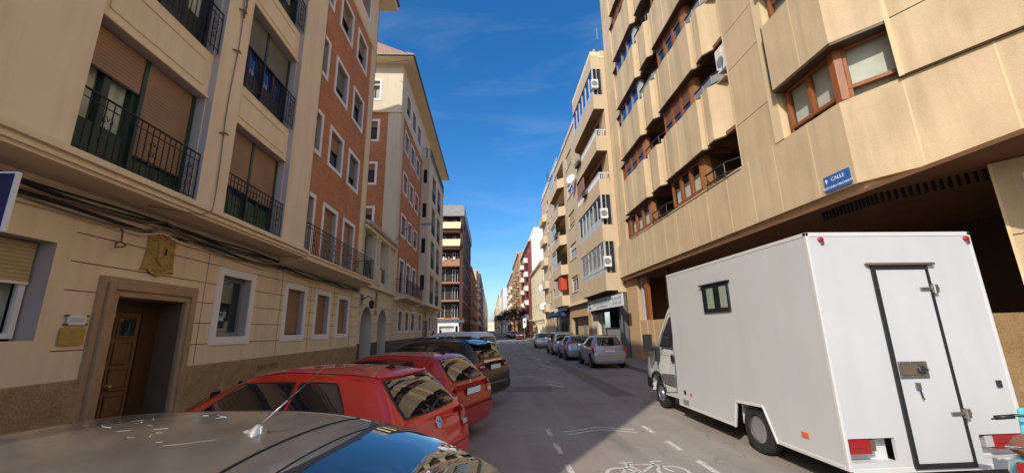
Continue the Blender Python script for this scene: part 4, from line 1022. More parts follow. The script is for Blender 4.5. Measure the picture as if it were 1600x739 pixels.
for r in range(5):
    z0 = 5.2 + PZ * r; z1 = z0 + 2.0
    if r in (0, 1, 4):
        fr = Fr((7.16, 0, 0), (0, 1, 0), (-1, 0, 0)); f = MB(); n = 6
        f.fbox(fr, 24.2, 30.6, -.06, 0.0, z0, z0 + .5, 'alu'); f.fbox(fr, 24.2, 30.6, -.06, 0.0, z1 - .08, z1, 'alu')
        for i in range(n + 1): c = 24.2 + 6.4 * i / n; f.fbox(fr, c - .05, c + .05, -.06, 0.01, z0, z1, 'alu')
        f.fbox(fr, 25.0, 28.2, -.03, -.01, z0 + .5, z0 + .58, 'alu')
        if r == 0:
            for i in range(20):
                c = 24.3 + i * .32; f.fbox(fr, c, c + .02, .02, .04, z0 + .1, z1, 'alu')
            for zz in (z0 + .3, z0 + 1.5): f.fbox(fr, 24.2, 30.5, .02, .04, zz, zz + .03, 'alu')
        at = fr.p(24.2, 0, z0); o = f.build('window', R2, at)
        g = MB(); g.face([fr.p(24.2, -.03, z0), fr.p(30.6, -.03, z0), fr.p(30.6, -.03, z1), fr.p(24.2, -.03, z1)], 'glass_sky' if r == 4 else 'glass_clear'); g.face([(7.2, 24.2, z0), (7.8, 24.2, z0), (7.8, 24.2, z1), (7.2, 24.2, z1)], 'glass'); g.face([(7.2, 30.6, z0), (7.75, 31.35, z0), (7.75, 31.35, z1), (7.2, 30.6, z1)], 'glass'); g.build('pane', o, at)
        fe_ = MB(); [fe_.box(7.1 + q * .32, 7.14 + q * .32, 24.12, 24.14, z0, z1, 'alu') for q in range(3)]; fe_.build('end_mullions', o, at)
        if r == 1:
            c = MB(); c.face([fr.p(26.2, -.15, z0), fr.p(30.5, -.15, z0), fr.p(30.5, -.15, z1), fr.p(26.2, -.15, z1)], 'shutter_white'); c.build('blind', o, at)
        c = MB(); c.box(7.0, 7.45, 23.86, 24.13, z0 + .35, z0 + 1.0, 'white_pl'); c.lathe([(.2, 0), (.2, .02)], (7.2, 23.86, z0 + .68), (0, -1, 0), 'greyframe', 16); c.box(6.99, 7.0, 23.9, 24.1, z0 + .45, z0 + .9, 'alu')
        t_mesh(c, 'air_conditioner', ['white air conditioner on the lowest glazed balcony of the beige block', 'white air conditioner on the second glazed balcony of the beige block', '', '', 'white air conditioner on the top glazed balcony of the beige block'][r], 'air conditioner', (7.2, 24.4, z0 + .7), 'air conditioners on the glazed balconies')
    else:
        b = MB(); b.box(7.78, 7.795, 24.3, 31, z0 - .1, z1, 'beige2'); b.box(7.76, 7.78, 25.5, 28, z0 - .1, z1 - .3, 'glass'); b.box(7.14, 7.2, 28.4, 30.6, z0 - .1, z1 - .2, 'wood_h') if r == 2 else None; b.build('balcony_back', R2)
        rr = MB()
        for i in range(44): c = 24.2 + i * .147; rr.box(7.12, 7.14, c, c + .04, z0, z0 + .42, 'white_pl')
        for i in range(5): rr.box(7.15 + .12 * i, 7.18 + .12 * i, 24.14, 24.16, z0, z0 + .42, 'white_pl')
        rr.box(7.1, 7.16, 24.14, 30.7, z0 + .4, z0 + .45, 'white_pl'); rr.box(7.1, 7.8, 24.12, 24.18, z0 + .4, z0 + .45, 'white_pl'); rr.build('balcony_rail', R2)
# windows of the flat part
va = [dict(depth=.16, shut=s, shmat=m_, cols=2, fmat='alu') for s, m_ in ((.5, 'shutter_white'), (.15, 'shutter_tan'), (.35, 'shutter_white'), (.75, 'shutter_tan'))]
ws = WinSet(R2, G2, va, 1.3, 1.4)
for r in range(5):
    z = 5.2 + PZ * r
    ws.add(31.9, z, w=1.3, h=1.45); ws.add(35.2, z + .05, w=2.7, h=1.35); ws.add(48.2, z, w=1.4, h=1.4); ws.add(51.0, z, w=1.4, h=1.4)
for r in range(5):
    z = 5.2 + PZ * r; sb = MB()
    for a, b in ((31.85, 33.25), (35.1, 38.0), (48.1, 49.7), (50.9, 52.5)): sb.fbox(G2, a, b, -.02, .06, z - .08, z - .004, 'cream_trim')
    sb.build('window_sills', R2); sb = MB()
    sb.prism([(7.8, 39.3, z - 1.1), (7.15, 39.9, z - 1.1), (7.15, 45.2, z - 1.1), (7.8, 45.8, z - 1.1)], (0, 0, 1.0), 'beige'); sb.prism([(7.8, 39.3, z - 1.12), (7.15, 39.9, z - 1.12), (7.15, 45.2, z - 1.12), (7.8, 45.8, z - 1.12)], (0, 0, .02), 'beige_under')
    sb.build('balcony_parapet', R2); sb = MB()
    sb.prism([(7.8, 52.9, z - 1.1), (7.3, 53.4, z - 1.1), (7.3, 57.2, z - 1.1), (7.8, 57.2, z - 1.1)], (0, 0, 1.0), 'beige'); sb.build('balcony_parapet', R2)
for r in range(5):
    z = 5.1 + PZ * r; fr = Fr((7.22, 0, 0), (0, 1, 0), (-1, 0, 0))
    if r in (1, 2, 4): window(R2, fr, 42.5, 45.0, z, z + 1.95, .0, fmat='alu', cols=3, shut=.1)
    q = MB()
    for i in range(20): c = 39.95 + i * .27; q.box(7.18, 7.2, c, c + .03, z, z + .4, 'alu')
    q.box(7.17, 7.21, 39.9, 45.2, z + .38, z + .42, 'alu'); q.build('balcony_rail', R2)
a = MB(); a.face([(7.2, 40.2, 7.0), (7.2, 41.8, 7.0), (7.15, 41.8, 5.7), (7.15, 40.2, 5.7)], 'awning_r'); a.face([(7.75, 40.2, 7.0), (7.2, 40.2, 7.0), (7.15, 40.2, 5.7), (7.75, 40.2, 5.7)], 'awning_r'); a.build('awning', R2)
tr = MB()
tr.fbox(G2, 25.5, 32.0, -.1, .02, 20.9, 22.2, 'pinkroof'); tr.fbox(G2, 34.5, 42, -.5, -.4, 20.55, 22.0, 'pinkroof')
for i in range(46): tr.fbox(G2, 43 + i * .3, 43.03 + i * .3, 0, .03, 20.55, 21.4, 'alu')
tr.fbox(G2, 43, 57, 0, .04, 21.4, 21.45, 'alu'); tr.box(7.8, 16, 24.2, 57.4, 20.5, 20.56, 'tile'); tr.tube([(8.0, 25, 22.6), (8.0, 25, 23.6)], .03, 'greyframe', 5)
for i in range(5): tr.tube([(7.75, 48 + .4 * i, 20.5), (7.4, 48 + .4 * i, 21.9)], .02, 'darkframe', 4)
tr.build('roof_terrace', R2)
# ground floor shops
s = MB()
s.box(8.0, 8.3, 24.2, 25.0, 0, 4.0, 'darkgrey'); s.box(8.05, 8.4, 32.1, 33.2, 0, 4.0, 'beige2'); s.box(8.0, 8.3, 33.2, 39.8, 2.9, 4.0, 'beige2'); s.box(8.6, 8.9, 33.2, 39.8, 0, 4.0, 'beige2'); s.box(8.0, 8.3, 39.8, 40.8, 0, 4.0, 'beige2')
s.box(9.5, 9.7, 25, 32, 0, 4, 'dark'); s.box(8.05, 8.3, 30.2, 32.1, 0, 2.9, 'cream2'); s.box(8.5, 8.55, 25.2, 30.2, 0, 1.9, 'panel_grey'); s.box(8.2, 8.3, 29.2, 29.5, 0, 3.0, 'greyframe')
s.box(8.0, 8.2, 50.3, 57.5, 0, 4, 'beige2'); s.box(8.3, 8.35, 41, 50, 0, 3.4, 'greyframe'); s.box(7.9, 8.0, 44, 45.5, .1, 2.6, 'glass'); s.box(8.25, 8.3, 46, 49, .1, 2.5, 'panel_grey'); s.box(8.55, 8.6, 36, 37.2, .1, 2.2, 'greyframe')
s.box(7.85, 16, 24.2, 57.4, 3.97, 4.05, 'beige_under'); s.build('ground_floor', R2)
si = MB(); si.box(7.5, 7.6, 24.6, 30.9, 3.12, 3.85, 'white_pl'); si.box(7.46, 7.5, 22.4, 24.5, 3.1, 3.8, 'white_pl')
f_ = Fr((7.5, 0, 0), (0, 1, 0), (-1, 0, 0)); f2_ = Fr((7.46, 0, 0), (0, 1, 0), (-1, 0, 0))
si.fbox(f_, 29.9, 30.5, .0, .01, 3.25, 3.4, 'darkgrey'); si.fbox(f_, 30.2, 30.6, .0, .01, 3.5, 3.72, 'signblue')
so = t_mesh(si, 'shop_sign', 'long white shop sign under the beige block beside the drainpipe', 'sign', (7.5, 27, 3.2))
M['fadedblue'] = plain('faded blue lettering', (.3, .36, .48), .6)
bt = MB(); rr = random.Random(3)
u = 29.3
while u > 25.2:
    l = rr.uniform(.06, .14); zt = .18 + rr.choice((0, 0, .08))
    bt.fbox(f_, u - l, u, .0, .008, 3.44, 3.42 + zt, 'fadedblue'); u -= l + .04 + rr.choice((0, .15, 0, 0))
for u in (24.3, 23.9, 23.6, 23.2, 22.9): bt.fbox(f2_, u - .2, u, .0, .008, 3.5, 3.66, 'fadedblue'); bt.fbox(f2_, u - .22, u - .02, .0, .008, 3.25, 3.38, 'fadedblue')
bt.fbox(f_, 25.6, 28.2, .0, .008, 3.24, 3.3, 'greyframe'); bt.build('faded_lettering', so)
dp = MB(); dp.tube([(7.75, 23.95, 3.9), (7.85, 24.0, 3.7), (7.85, 24.0, .1)], .06, 'darkgrey', 8); t_mesh(dp, 'drainpipe', 'dark drainpipe between the two right hand blocks', 'drainpipe', (7.85, 24, 0))
cb_ = MB()
for k in range(5): cb_.tube([(7.7, 24.1 + .3 * k, 4.0), (7.6, 24.5 + .7 * k, 4.08 + .03 * k), (7.66, 27 + k, 4.02), (7.68, 31.4, 4.05)], .02, 'rust', 4)
cb_.box(7.45, 7.7, 24.6, 25.2, 4.3, 4.5, 'greyframe'); t_mesh(cb_, 'cable_bundle', 'tangle of cables on the ledge above the white shop sign', 'cables', (7.6, 26, 4))
ab = MB(); ab.prism([(7.9, 41.5, 3.7), (6.9, 41.5, 3.3), (6.9, 41.5, 3.05), (7.9, 41.5, 3.2)], (0, 6.5, 0), 'awning_b'); ab.box(7.6, 7.9, 41.5, 48, 3.72, 4.0, 'white_pl'); t_mesh(ab, 'shop_awning', 'dark blue shop awning with a white box sign above it', 'awning', (7.5, 44, 3.2))
gf = MB(); gf.box(7.98, 7.995, 24.3, 25.0, .2, 2.4, 'panel_grey')
def dish(x, y, z, r, label):
    d = MB(); a = Vector((-.75, -.6, .25)).normalized(); d.lathe([(r, 0), (r * .97, -.02), (r * .7, -.07), (r * .3, -.11), (.01, -.12)], (x, y, z), a, 'white_pl', 22, cap=False)
    d.tube([(x, y, z), Vector((x, y, z)) + a * .35], .015, 'greyframe', 5); d.tube([Vector((x, y, z)) - a * .1, (x + .3, y + .2, z - .3), (7.8, y + .3, z - .4)], .03, 'greyframe', 6)
    t_mesh(d, 'satellite_dish', label, 'satellite dish', (x, y, z), 'satellite dishes on the beige block', smooth=True, auto=40)
dish(7.3, 33.6, 15.1, .48, 'white satellite dish high on the beige block near the glazed bay')
dish(7.2, 56.0, 7.6, .5, 'white satellite dish low at the far end of the beige block'); dish(7.2, 55.0, 5.0, .55, 'lowest white satellite dish at the far end of the beige block')
def planter(x, y, z, L, label):
    p = MB(); p.box(x - .1, x + .1, y, y + L, z, z + .16, 'rust'); rr = random.Random(int(y * 10))
    for i in range(140):
        c = Vector((x + rr.uniform(-.2, .2), y + rr.uniform(-.1, L + .1), z + .1 + rr.uniform(-.25, .35))); s_ = rr.uniform(.03, .07); a = Vector((rr.uniform(-1, 1), rr.uniform(-1, 1), rr.uniform(-1, 1))).normalized() * s_; b = a.orthogonal()
        p.face([c - a, c + b, c + a, c - b], 'leaf')
    t_mesh(p, 'flower_planter', label, 'planter', (x, y, z), 'planters hung on the balcony rails')
M['leaf'] = plain('balcony plant leaf', (.035, .06, .015), .7)
planter(7.0, 27.2, 8.28 + 3.1, .9, 'green planter hung on the middle open balcony of the beige block'); planter(7.0, 28.5, 11.35 + 3.1, 1.4, 'green planter hung on the upper open balcony of the beige block'); planter(7.1, 41, 11.4, 1.2, 'green planter on the recessed balcony of the beige block')

# ---- further right
R3 = block('pale yellow three storey building with tall windows beyond the beige block', 'R', 8.0, 60, 78, 12.2, 'yellow', fl=3.3, g=3.6, wcols=6, depth=8, roof='tile_pale')
R4 = block('maroon block with a blank white party wall facing the street', 'R', 8.0, 78.5, 104, 19.5, 'maroon', wcols=5, balc='white', bcols=(1, 3), cornice=True)
pw = MB(); pw.box(8.3, 17, 78.3, 78.5, 0, 20.4, 'whitewall'); pw.box(8.3, 17, 78.4, 103, 19.6, 20.3, 'whitewall'); pw.box(9, 13, 80, 90, 20.3, 22.5, 'whitewall'); pw.build('party_wall', R4)
block('ochre block on the right past the maroon one', 'R', 7.6, 105, 135, 22, 'orange', wcols=6, balc='iron', bcols=(0, 2, 4))
block('beige block on the right behind the street trees', 'R', 7.6, 136, 185, 21, 'beige2', wcols=8, balc='white', bcols=(1, 3, 6))
block('white block with windows on its end wall further right', 'R', 6.2, 200, 250, 22, 'whitewall', wcols=8, nearwin=3, depth=14, cornice=True)
block('pale ochre block on the right far down the street', 'R', 5.4, 255, 380, 24, 'yellow', wcols=10)
block('beige block closing the right side of the far street', 'R', 4.6, 385, 560, 22, 'beige', wcols=10)
block('low pale building closing the end of the street', 'L', 12.0, 640, 655, 13, 'yellow', wcols=3, depth=34, nearwin=12)
block('taller white building seen over the end of the street', 'L', 22.0, 700, 720, 24, 'whitewall', wcols=3, depth=16, nearwin=5)
# ================================================================== GROUND
def asphalt():
    m, nt, b = new_mat('worn asphalt'); P = coords(nt)
    g = noise(nt, P, 130, 3, .8); big = noise(nt, P, .35, 6, .6); lane = noise(nt, P, 1.0, 5, .6, (2.2, .12, 1))
    c = ramp(nt, big, [(0.3, (.25, .215, .19)), (0.7, (.36, .32, .27))])
    c = mix(nt, ramp(nt, lane, [(0.45, (0, 0, 0)), (0.7, (.5, .5, .5))]), c, (.41, .365, .31))
    c = mix(nt, 1.0, c, ramp(nt, g, [(0.3, (.72, .72, .72)), (0.62, (1, 1, 1)), (.8, (1.0, 1.0, 1.0))]), 'MULTIPLY')
    sp = noise(nt, P, 2.6, 4, .75); c = mix(nt, ramp(nt, sp, [(0.66, (0, 0, 0)), (0.74, (.45, .45, .45))]), c, (.16, .14, .13))
    wv = N(nt, 'ShaderNodeTexVoronoi', feature='DISTANCE_TO_EDGE', Scale=.42); dn = N(nt, 'ShaderNodeTexNoise', Scale=1.7, Detail=6); nt.links.new(P, dn.inputs['Vector'])
    va = N(nt, 'ShaderNodeVectorMath', operation='MULTIPLY_ADD'); va.inputs[1].default_value = (1.1, 1.1, 0); nt.links.new(dn.outputs['Color'], va.inputs[0]); nt.links.new(P, va.inputs[2]); nt.links.new(va.outputs[0], wv.inputs['Vector'])
    c = mix(nt, ramp(nt, wv.outputs['Distance'], [(0.0, (.42, .42, .42)), (0.005, (0, 0, 0))]), c, (.06, .055, .05))
    oil = noise(nt, P, .8, 3, .5, (1.3, .25, 1)); c = mix(nt, ramp(nt, oil, [(0.56, (0, 0, 0)), (0.72, (.4, .4, .4))]), c, (.13, .12, .11))
    nt.links.new(c, b.inputs['Base Color']); b.inputs['Roughness'].default_value = .8; b.inputs['Specular IOR Level'].default_value = .35
    bump(nt, b, g, .35, .006); return m
M['asphalt'] = asphalt()
M['asphalt_park'] = surf('pale worn concrete asphalt', (.33, .3, .26), .85, .16, .8, 0, .3, 110, .3)
def paving():
    m, nt, b = new_mat('pavement tiles'); P = coords(nt)
    t = N(nt, 'ShaderNodeTexBrick', Scale=1.0); t.offset = 0.0
    t.inputs['Brick Width'].default_value = .3; t.inputs['Row Height'].default_value = .3; t.inputs['Mortar Size'].default_value = .01
    t.inputs['Color1'].default_value = (.3, .27, .24, 1); t.inputs['Color2'].default_value = (.25, .225, .2, 1); t.inputs['Mortar'].default_value = (.08, .07, .06, 1)
    nt.links.new(P, t.inputs['Vector'])
    c = mix(nt, 1.0, t.outputs['Color'], ramp(nt, noise(nt, P, 1.2, 5), [(0.3, (.7, .68, .66)), (0.7, (1, 1, 1))]), 'MULTIPLY')
    nt.links.new(c, b.inputs['Base Color']); b.inputs['Roughness'].default_value = .85; return m
M['pave'] = paving()
M['kerb'] = surf('kerb stone', (.3, .28, .25), .85, .12, 3, 0, .15, 40, .3)
def worn_paint():
    m, nt, b = new_mat('worn road paint'); P = coords(nt)
    o = [n for n in nt.nodes if n.type == 'OUTPUT_MATERIAL'][0]
    b.inputs['Base Color'].default_value = (.62, .6, .55, 1); b.inputs['Roughness'].default_value = .7
    w = noise(nt, P, 14, 6, .8); f = ramp(nt, w, [(0.36, (1, 1, 1)), (0.47, (.08, .08, .08))])
    t = N(nt, 'ShaderNodeBsdfTransparent'); mx = N(nt, 'ShaderNodeMixShader')
    nt.links.new(f, mx.inputs[0]); nt.links.new(b.outputs[0], mx.inputs[1]); nt.links.new(t.outputs[0], mx.inputs[2]); nt.links.new(mx.outputs[0], o.inputs[0])
    return m
M['roadpaint'] = worn_paint()
def st(mb, name): o = mb.build(name); structure(o); return o
g = MB(); g.face([(-900, -900, -.012), (900, -900, -.012), (900, 1600, -.012), (-900, 1600, -.012)], 'asphalt_park'); st(g, 'ground')
g = MB(); g.face([(-4.3, -60, 0), (6.5, -60, 0), (6.5, 44.8, 0), (-4.3, 44.8, 0)], 'asphalt'); g.face([(-60, 44.8, 0), (60, 44.8, 0), (60, 66, 0), (-60, 66, 0)], 'asphalt'); g.face([(-3.2, 66, 0), (6.2, 66, 0), (5.0, 640, 0), (-2.6, 640, 0)], 'asphalt')
g.face([(6.5, -60, 0), (40, -60, 0), (40, -9, 0), (6.5, -9, 0)], 'asphalt'); g.face([(-40, -22, 0), (-4.3, -22, 0), (-4.3, -4, 0), (-40, -4, 0)], 'asphalt'); st(g, 'road')
g = MB(); g.box(-5.8, -4.45, -3.5, 44.8, -.01, .14, 'pave'); g.box(-14, -3.35, 66, 640, -.01, .14, 'pave'); st(g, 'pavement')
g = MB(); g.box(6.7, 14, -9, 57.6, -.01, .14, 'pave'); g.box(6.35, 14, 60.5, 640, -.01, .14, 'pave'); st(g, 'pavement')
g = MB()
for a in range(49): g.box(-4.45, -4.3, -3.5 + a, -2.515 + a, -.01, .145, 'kerb')
for a in range(66): g.box(6.55, 6.7, -9 + a, -8.015 + a, -.01, .145, 'kerb')
st(g, 'kerb')
M['patch'] = surf('newer asphalt patch', (.215, .19, .165), .8, .12, 3, 0, .3, 120, .3)
g = MB(); g.face([(-.2, 13.2, .002), (1.9, 13.0, .002), (2.0, 14.2, .002), (-.1, 14.5, .002)], 'patch'); g.face([(3.4, 11.8, .002), (4.1, 11.8, .002), (4.1, 26, .002), (3.5, 26, .002)], 'patch'); st(g, 'road_patch')
# painted marks
mk = MB(); Z = .004
def stroke(pts, w=.1, z=Z, mat='roadpaint'):
    for (a, b) in zip(pts, pts[1:]):
        a = Vector((*a, z)); b = Vector((*b, z)); d = (b - a).normalized(); n = Vector((-d.y, d.x, 0)) * w / 2
        mk.face([a - n, b - n, b + n, a + n], mat)
for y0, y1 in ((7.84, 8.36), (6.77, 7.35), (5.5, 6.24), (3.9, 4.6)): stroke([(1.08, y0), (1.08, y1)], .085)
for y0, y1 in ((7.81, 8.35), (6.72, 7.25), (5.6, 6.22), (4.2, 4.9)): stroke([(2.98, y0), (2.98, y1)], .09)
stroke([(1.38, 8.08), (2.08, 8.37)], .07); stroke([(2.09, 8.37), (2.72, 8.1)], .07); stroke([(1.38, 7.88), (2.07, 8.17)], .06); stroke([(2.08, 8.17), (2.71, 7.87)], .06)
mk2 = [((2.03, 15.6), (2.48, 14.75)), ((1.95, 14.75), (2.4, 13.95)), ((2.6, 23.2), (3.08, 20.2)), ((2.85, 29.3), (3.08, 26)), ((2.95, 36), (3.15, 33))]
for (a, b) in mk2: stroke([a, b], .13)
stroke([(.9, 17.6), (1.75, 17.0)], .1); stroke([(1.2, 18.2), (1.8, 18.0)], .12); stroke([(5.3, 44.6), (6.5, 45.3)], .35); stroke([(4.5, 50.5), (6.5, 51.2)], .3)
for i in range(9): stroke([(-2.3 + i * 1.12, 58), (-2.3 + i * 1.12, 66.5)], .5)
for yy in (72, 80, 90, 100, 112, 126): stroke([(1.6, yy), (1.6, yy + 3)], .12)
# bicycle symbol
def ring(cx, cy, rx, ry, w=.05):
    n = 28
    for i in range(n):
        a, b = 2 * math.pi * i / n, 2 * math.pi * (i + 1) / n
        mk.face([(cx + (rx - w) * math.cos(a), cy + (ry - w) * math.sin(a), Z), (cx + (rx - w) * math.cos(b), cy + (ry - w) * math.sin(b), Z), (cx + rx * math.cos(b), cy + ry * math.sin(b), Z), (cx + rx * math.cos(a), cy + ry * math.sin(a), Z)], 'roadpaint')
ring(1.74, 5.8, .22, .25); ring(2.44, 5.8, .22, .25)
stroke([(1.74, 5.8), (1.93, 6.14), (2.3, 6.12), (2.02, 5.82), (1.74, 5.8)], .045); stroke([(2.02, 5.82), (1.9, 6.22)], .045); stroke([(1.83, 6.23), (2.03, 6.25)], .05); stroke([(2.44, 5.8), (2.27, 6.2), (2.36, 6.26), (2.46, 6.24)], .045)
st(mk, 'road_marking')
mh = MB(); mh.lathe([(.3, 0), (.3, .004)], (1.35, 18.2, .002), (0, 0, 1), 'rust', 24); tag(mh.build('manhole_cover', None, (1.35, 18.2, 0)), 'round rusty manhole cover in the road beside the black car', 'manhole cover')

# ================================================================== TREES AND SMALL THINGS
M['bark'] = surf('dark bark', (.05, .038, .032), .95, .3, 6, 0, .3, 30, .5)
def bare_tree(x, y, h, seed, label):
    t = thing('bare_tree', (x, y, .14), label, 'tree', 'bare street trees on the right pavement'); rr = random.Random(seed)
    tk = MB(); tp = Vector((x, y, .1)); top = tp + Vector((rr.uniform(-.2, .2), rr.uniform(-.2, .2), h * .36))
    tk.tube([tp, tp + (top - tp) * .5 + Vector((.05, 0, 0)), top], .16, 'bark', 8, .12); tk.build('trunk', t, smooth=True)
    cr_ = MB()
    def br(p, d, L, r, lev):
        e = p + d * L; mid = p + d * L * .5 + Vector((rr.uniform(-1, 1), rr.uniform(-1, 1), rr.uniform(-.3, .6))) * L * .08
        cr_.tube([p, mid, e], r, 'bark', 5 if lev < 2 else 3, r * .6, cap=False)
        if lev >= 5: return
        for k in range(rr.choice((3, 3, 4)) if lev < 4 else 4):
            nd = (d + Vector((rr.uniform(-1, 1), rr.uniform(-1, 1), rr.uniform(-.45, .75))) * .85).normalized()
            br(p + d * L * rr.uniform(.55, 1), nd, L * rr.uniform(.66, .86), max(.022, r * .66), lev + 1)
    for k in range(5):
        a = k * 1.257 + rr.uniform(-.3, .3); br(top, Vector((math.cos(a) * .8, math.sin(a) * .8, .8)).normalized(), h * .2, .08, 1)
    cr_.build('crown', t); return t
bare_tree(5.4, 92, 8.2, 1, 'bare dark street tree nearest to the white sign on the right pavement')
bare_tree(5.2, 112, 9, 2, 'second bare street tree behind the nearest one'); bare_tree(4.9, 136, 9, 3, 'third bare street tree further down the right pavement')
bare_tree(4.4, 168, 9.4, 5, 'farthest bare street tree on the right pavement')
def bush(x, y, z, r, name, label, n=900, mat='leaf', kind='shrub', tall=1.0):
    b = MB(); rr = random.Random(int(x * 31 + y))
    for i in range(n):
        v = Vector((rr.gauss(0, 1), rr.gauss(0, 1), rr.gauss(0, 1))).normalized() * r * rr.uniform(.45, 1) ** .5
        c = Vector((x, y, z)) + Vector((v.x, v.y, v.z * tall)); a = Vector((rr.uniform(-1, 1), rr.uniform(-1, 1), rr.uniform(-1, 1))).normalized() * .09; bb = a.orthogonal()
        b.face([c - a, c + bb, c + a, c - bb], mat)
    b.tube([(x, y, .14), (x, y, z)], .06, 'bark', 5); t_mesh(b, name, label, kind, (x, y, .14))
bush(7.0, 70, 1.9, 1.1, 'shrub', 'dark shrub on the right pavement beside the pale yellow building', tall=1.4, mat='bark', n=500)
ss = MB(); ss.tube([(6.2, 75, .1), (6.2, 75, 3.9)], .04, 'greyframe', 6); ss.box(5.9, 6.55, 74.9, 74.95, 2.1, 3.85, 'white_pl'); ss.lathe([(.2, 0), (.2, .02)], (6.2, 74.9, 3.2), (0, -1, 0), 'darkgrey', 16); ss.box(6.05, 6.1, 74.87, 74.89, 3.15, 3.3, 'white_pl')
t_mesh(ss, 'road_sign', 'white panel sign with a dark round symbol on a pole by the crossing', 'sign', (6.2, 75, 0))
# pedestrians on the left pavement
M['skin'] = plain('skin', (.42, .24, .16), .6); M['cloth_d'] = plain('dark coat', (.02, .02, .025), .9); M['cloth_w'] = plain('pale jacket', (.3, .28, .27), .9); M['hair'] = plain('dark hair', (.02, .012, .008), .8); M['jeans'] = plain('dark trousers', (.03, .035, .06), .9)
def person(x, y, z, label, coat, step=.18, h=1.74, rot=0):
    k = h / 1.74
    V = [((0, 0, .98), .135), ((0, 0, 1.2), .125), ((0, .01, 1.42), .15), ((0, .01, 1.53), .06), ((0, .02, 1.66), .095), ((0, .02, 1.74), .07),
         ((.1, 0, .9), .1), ((.1, step, .5), .068), ((.1, step * .9, .08), .045), ((.1, step * .9 + .14, .03), .04),
         ((-.1, 0, .9), .1), ((-.1, -step * .6, .5), .068), ((-.1, -step * 1.5, .1), .045), ((-.1, -step * 1.5 + .13, .03), .04),
         ((.2, 0, 1.42), .065), ((.25, -.06, 1.14), .048), ((.24, .06, .9), .035), ((.24, .09, .8), .04), ((-.2, 0, 1.42), .065), ((-.25, .03, 1.14), .048), ((-.24, .14, .92), .035), ((-.24, .18, .83), .04)]
    E_ = [(0, 1), (1, 2), (2, 3), (3, 4), (4, 5), (0, 6), (6, 7), (7, 8), (8, 9), (0, 10), (10, 11), (11, 12), (12, 13), (2, 14), (14, 15), (15, 16), (16, 17), (2, 18), (18, 19), (19, 20), (20, 21)]
    me = bpy.data.meshes.new('person'); me.from_pydata([tuple(c * k for c in v[0]) for v in V], E_, []); o = bpy.data.objects.new('person', me); COL.objects.link(o)
    sm = o.modifiers.new('s', 'SKIN')
    for i, v in enumerate(V): me.skin_vertices[0].data[i].radius = (v[1] * k, v[1] * k * .85)
    me.skin_vertices[0].data[0].use_root = True
    sb_ = o.modifiers.new('d', 'SUBSURF'); sb_.levels = 2; sb_.render_levels = 2
    dg = bpy.context.evaluated_depsgraph_get(); m2 = bpy.data.meshes.new_from_object(o.evaluated_get(dg)); COL.objects.unlink(o); bpy.data.objects.remove(o)
    for mt in ('skin', coat, 'jeans', 'hair'): m2.materials.append(M[mt])
    for p in m2.polygons:
        c = p.center; p.use_smooth = True; zz = c.z / k
        p.material_index = 2 if zz < .93 else (1 if (zz < 1.52 and not (zz < .87)) else (3 if (zz > 1.67 or c.y < .0) else 0))
    o = bpy.data.objects.new('person', m2); COL.objects.link(o); o.location = (x, y, z); o.rotation_euler = (0, 0, rot); WO[o.name] = Vector((x, y, z))
    tag(o, label, 'person'); return o
person(-4.95, 35.5, .14, 'person in a dark coat walking away on the left pavement behind the black car', 'cloth_d')
person(-4.55, 37.5, .14, 'person in a pale jacket walking away just right of the person in the dark coat', 'cloth_w', -.15, 1.8)

# ================================================================== CARS
def drape_pt(bvh, ax, a, b, off):
    O, D = {'L': (Vector((-3, a, b)), Vector((1, 0, 0))), 'R': (Vector((3, a, b)), Vector((-1, 0, 0))), 'rear': (Vector((a, -3, b)), Vector((0, 1, 0))), 'front': (Vector((a, 9, b)), Vector((0, -1, 0))), 'top': (Vector((a, b, 5)), Vector((0, 0, -1)))}[ax]
    h = bvh.ray_cast(O, D)
    if h[0] is None: return None
    n = h[1]
    if n.dot(D) > 0: n = -n
    return h[0] + n * off
def patch(mb, bvh, ax, quad, mat, off=.006, nu=14, nv=8, rnd=.25):
    rows = []
    for j in range(nv + 1):
        row = []
        for i in range(nu + 1):
            s, t = 2 * i / nu - 1, 2 * j / nv - 1
            s2, t2 = s * math.sqrt(1 - rnd * t * t / 2), t * math.sqrt(1 - rnd * s * s / 2)
            u, v = (s2 + 1) / 2, (t2 + 1) / 2
            q = [(1 - u) * (1 - v), u * (1 - v), u * v, (1 - u) * v]
            a = sum(q[k] * quad[k][0] for k in range(4)); b = sum(q[k] * quad[k][1] for k in range(4))
            p = drape_pt(bvh, ax, a, b, off)
            if p is None: p = row[-1] if row else None
            row.append(p)
        for i in range(len(row) - 2, -1, -1):
            if row[i] is None: row[i] = row[i + 1]
        if any(p is None for p in row): continue
        rows.append(row)
    if len(rows) > 1: mb.grid(rows, mat)
def line(mb, bvh, ax, pts, r, mat, off=.0, n=10, sides=4):
    out = []
    for (a, b) in zip(pts, pts[1:]):
        for i in range(n):
            t = i / n; p = drape_pt(bvh, ax, a[0] + (b[0] - a[0]) * t, a[1] + (b[1] - a[1]) * t, off)
            if p: out.append(p)
    p = drape_pt(bvh, ax, pts[-1][0], pts[-1][1], off)
    if p: out.append(p)
    if len(out) > 1: mb.tube(out, r, mat, sides)
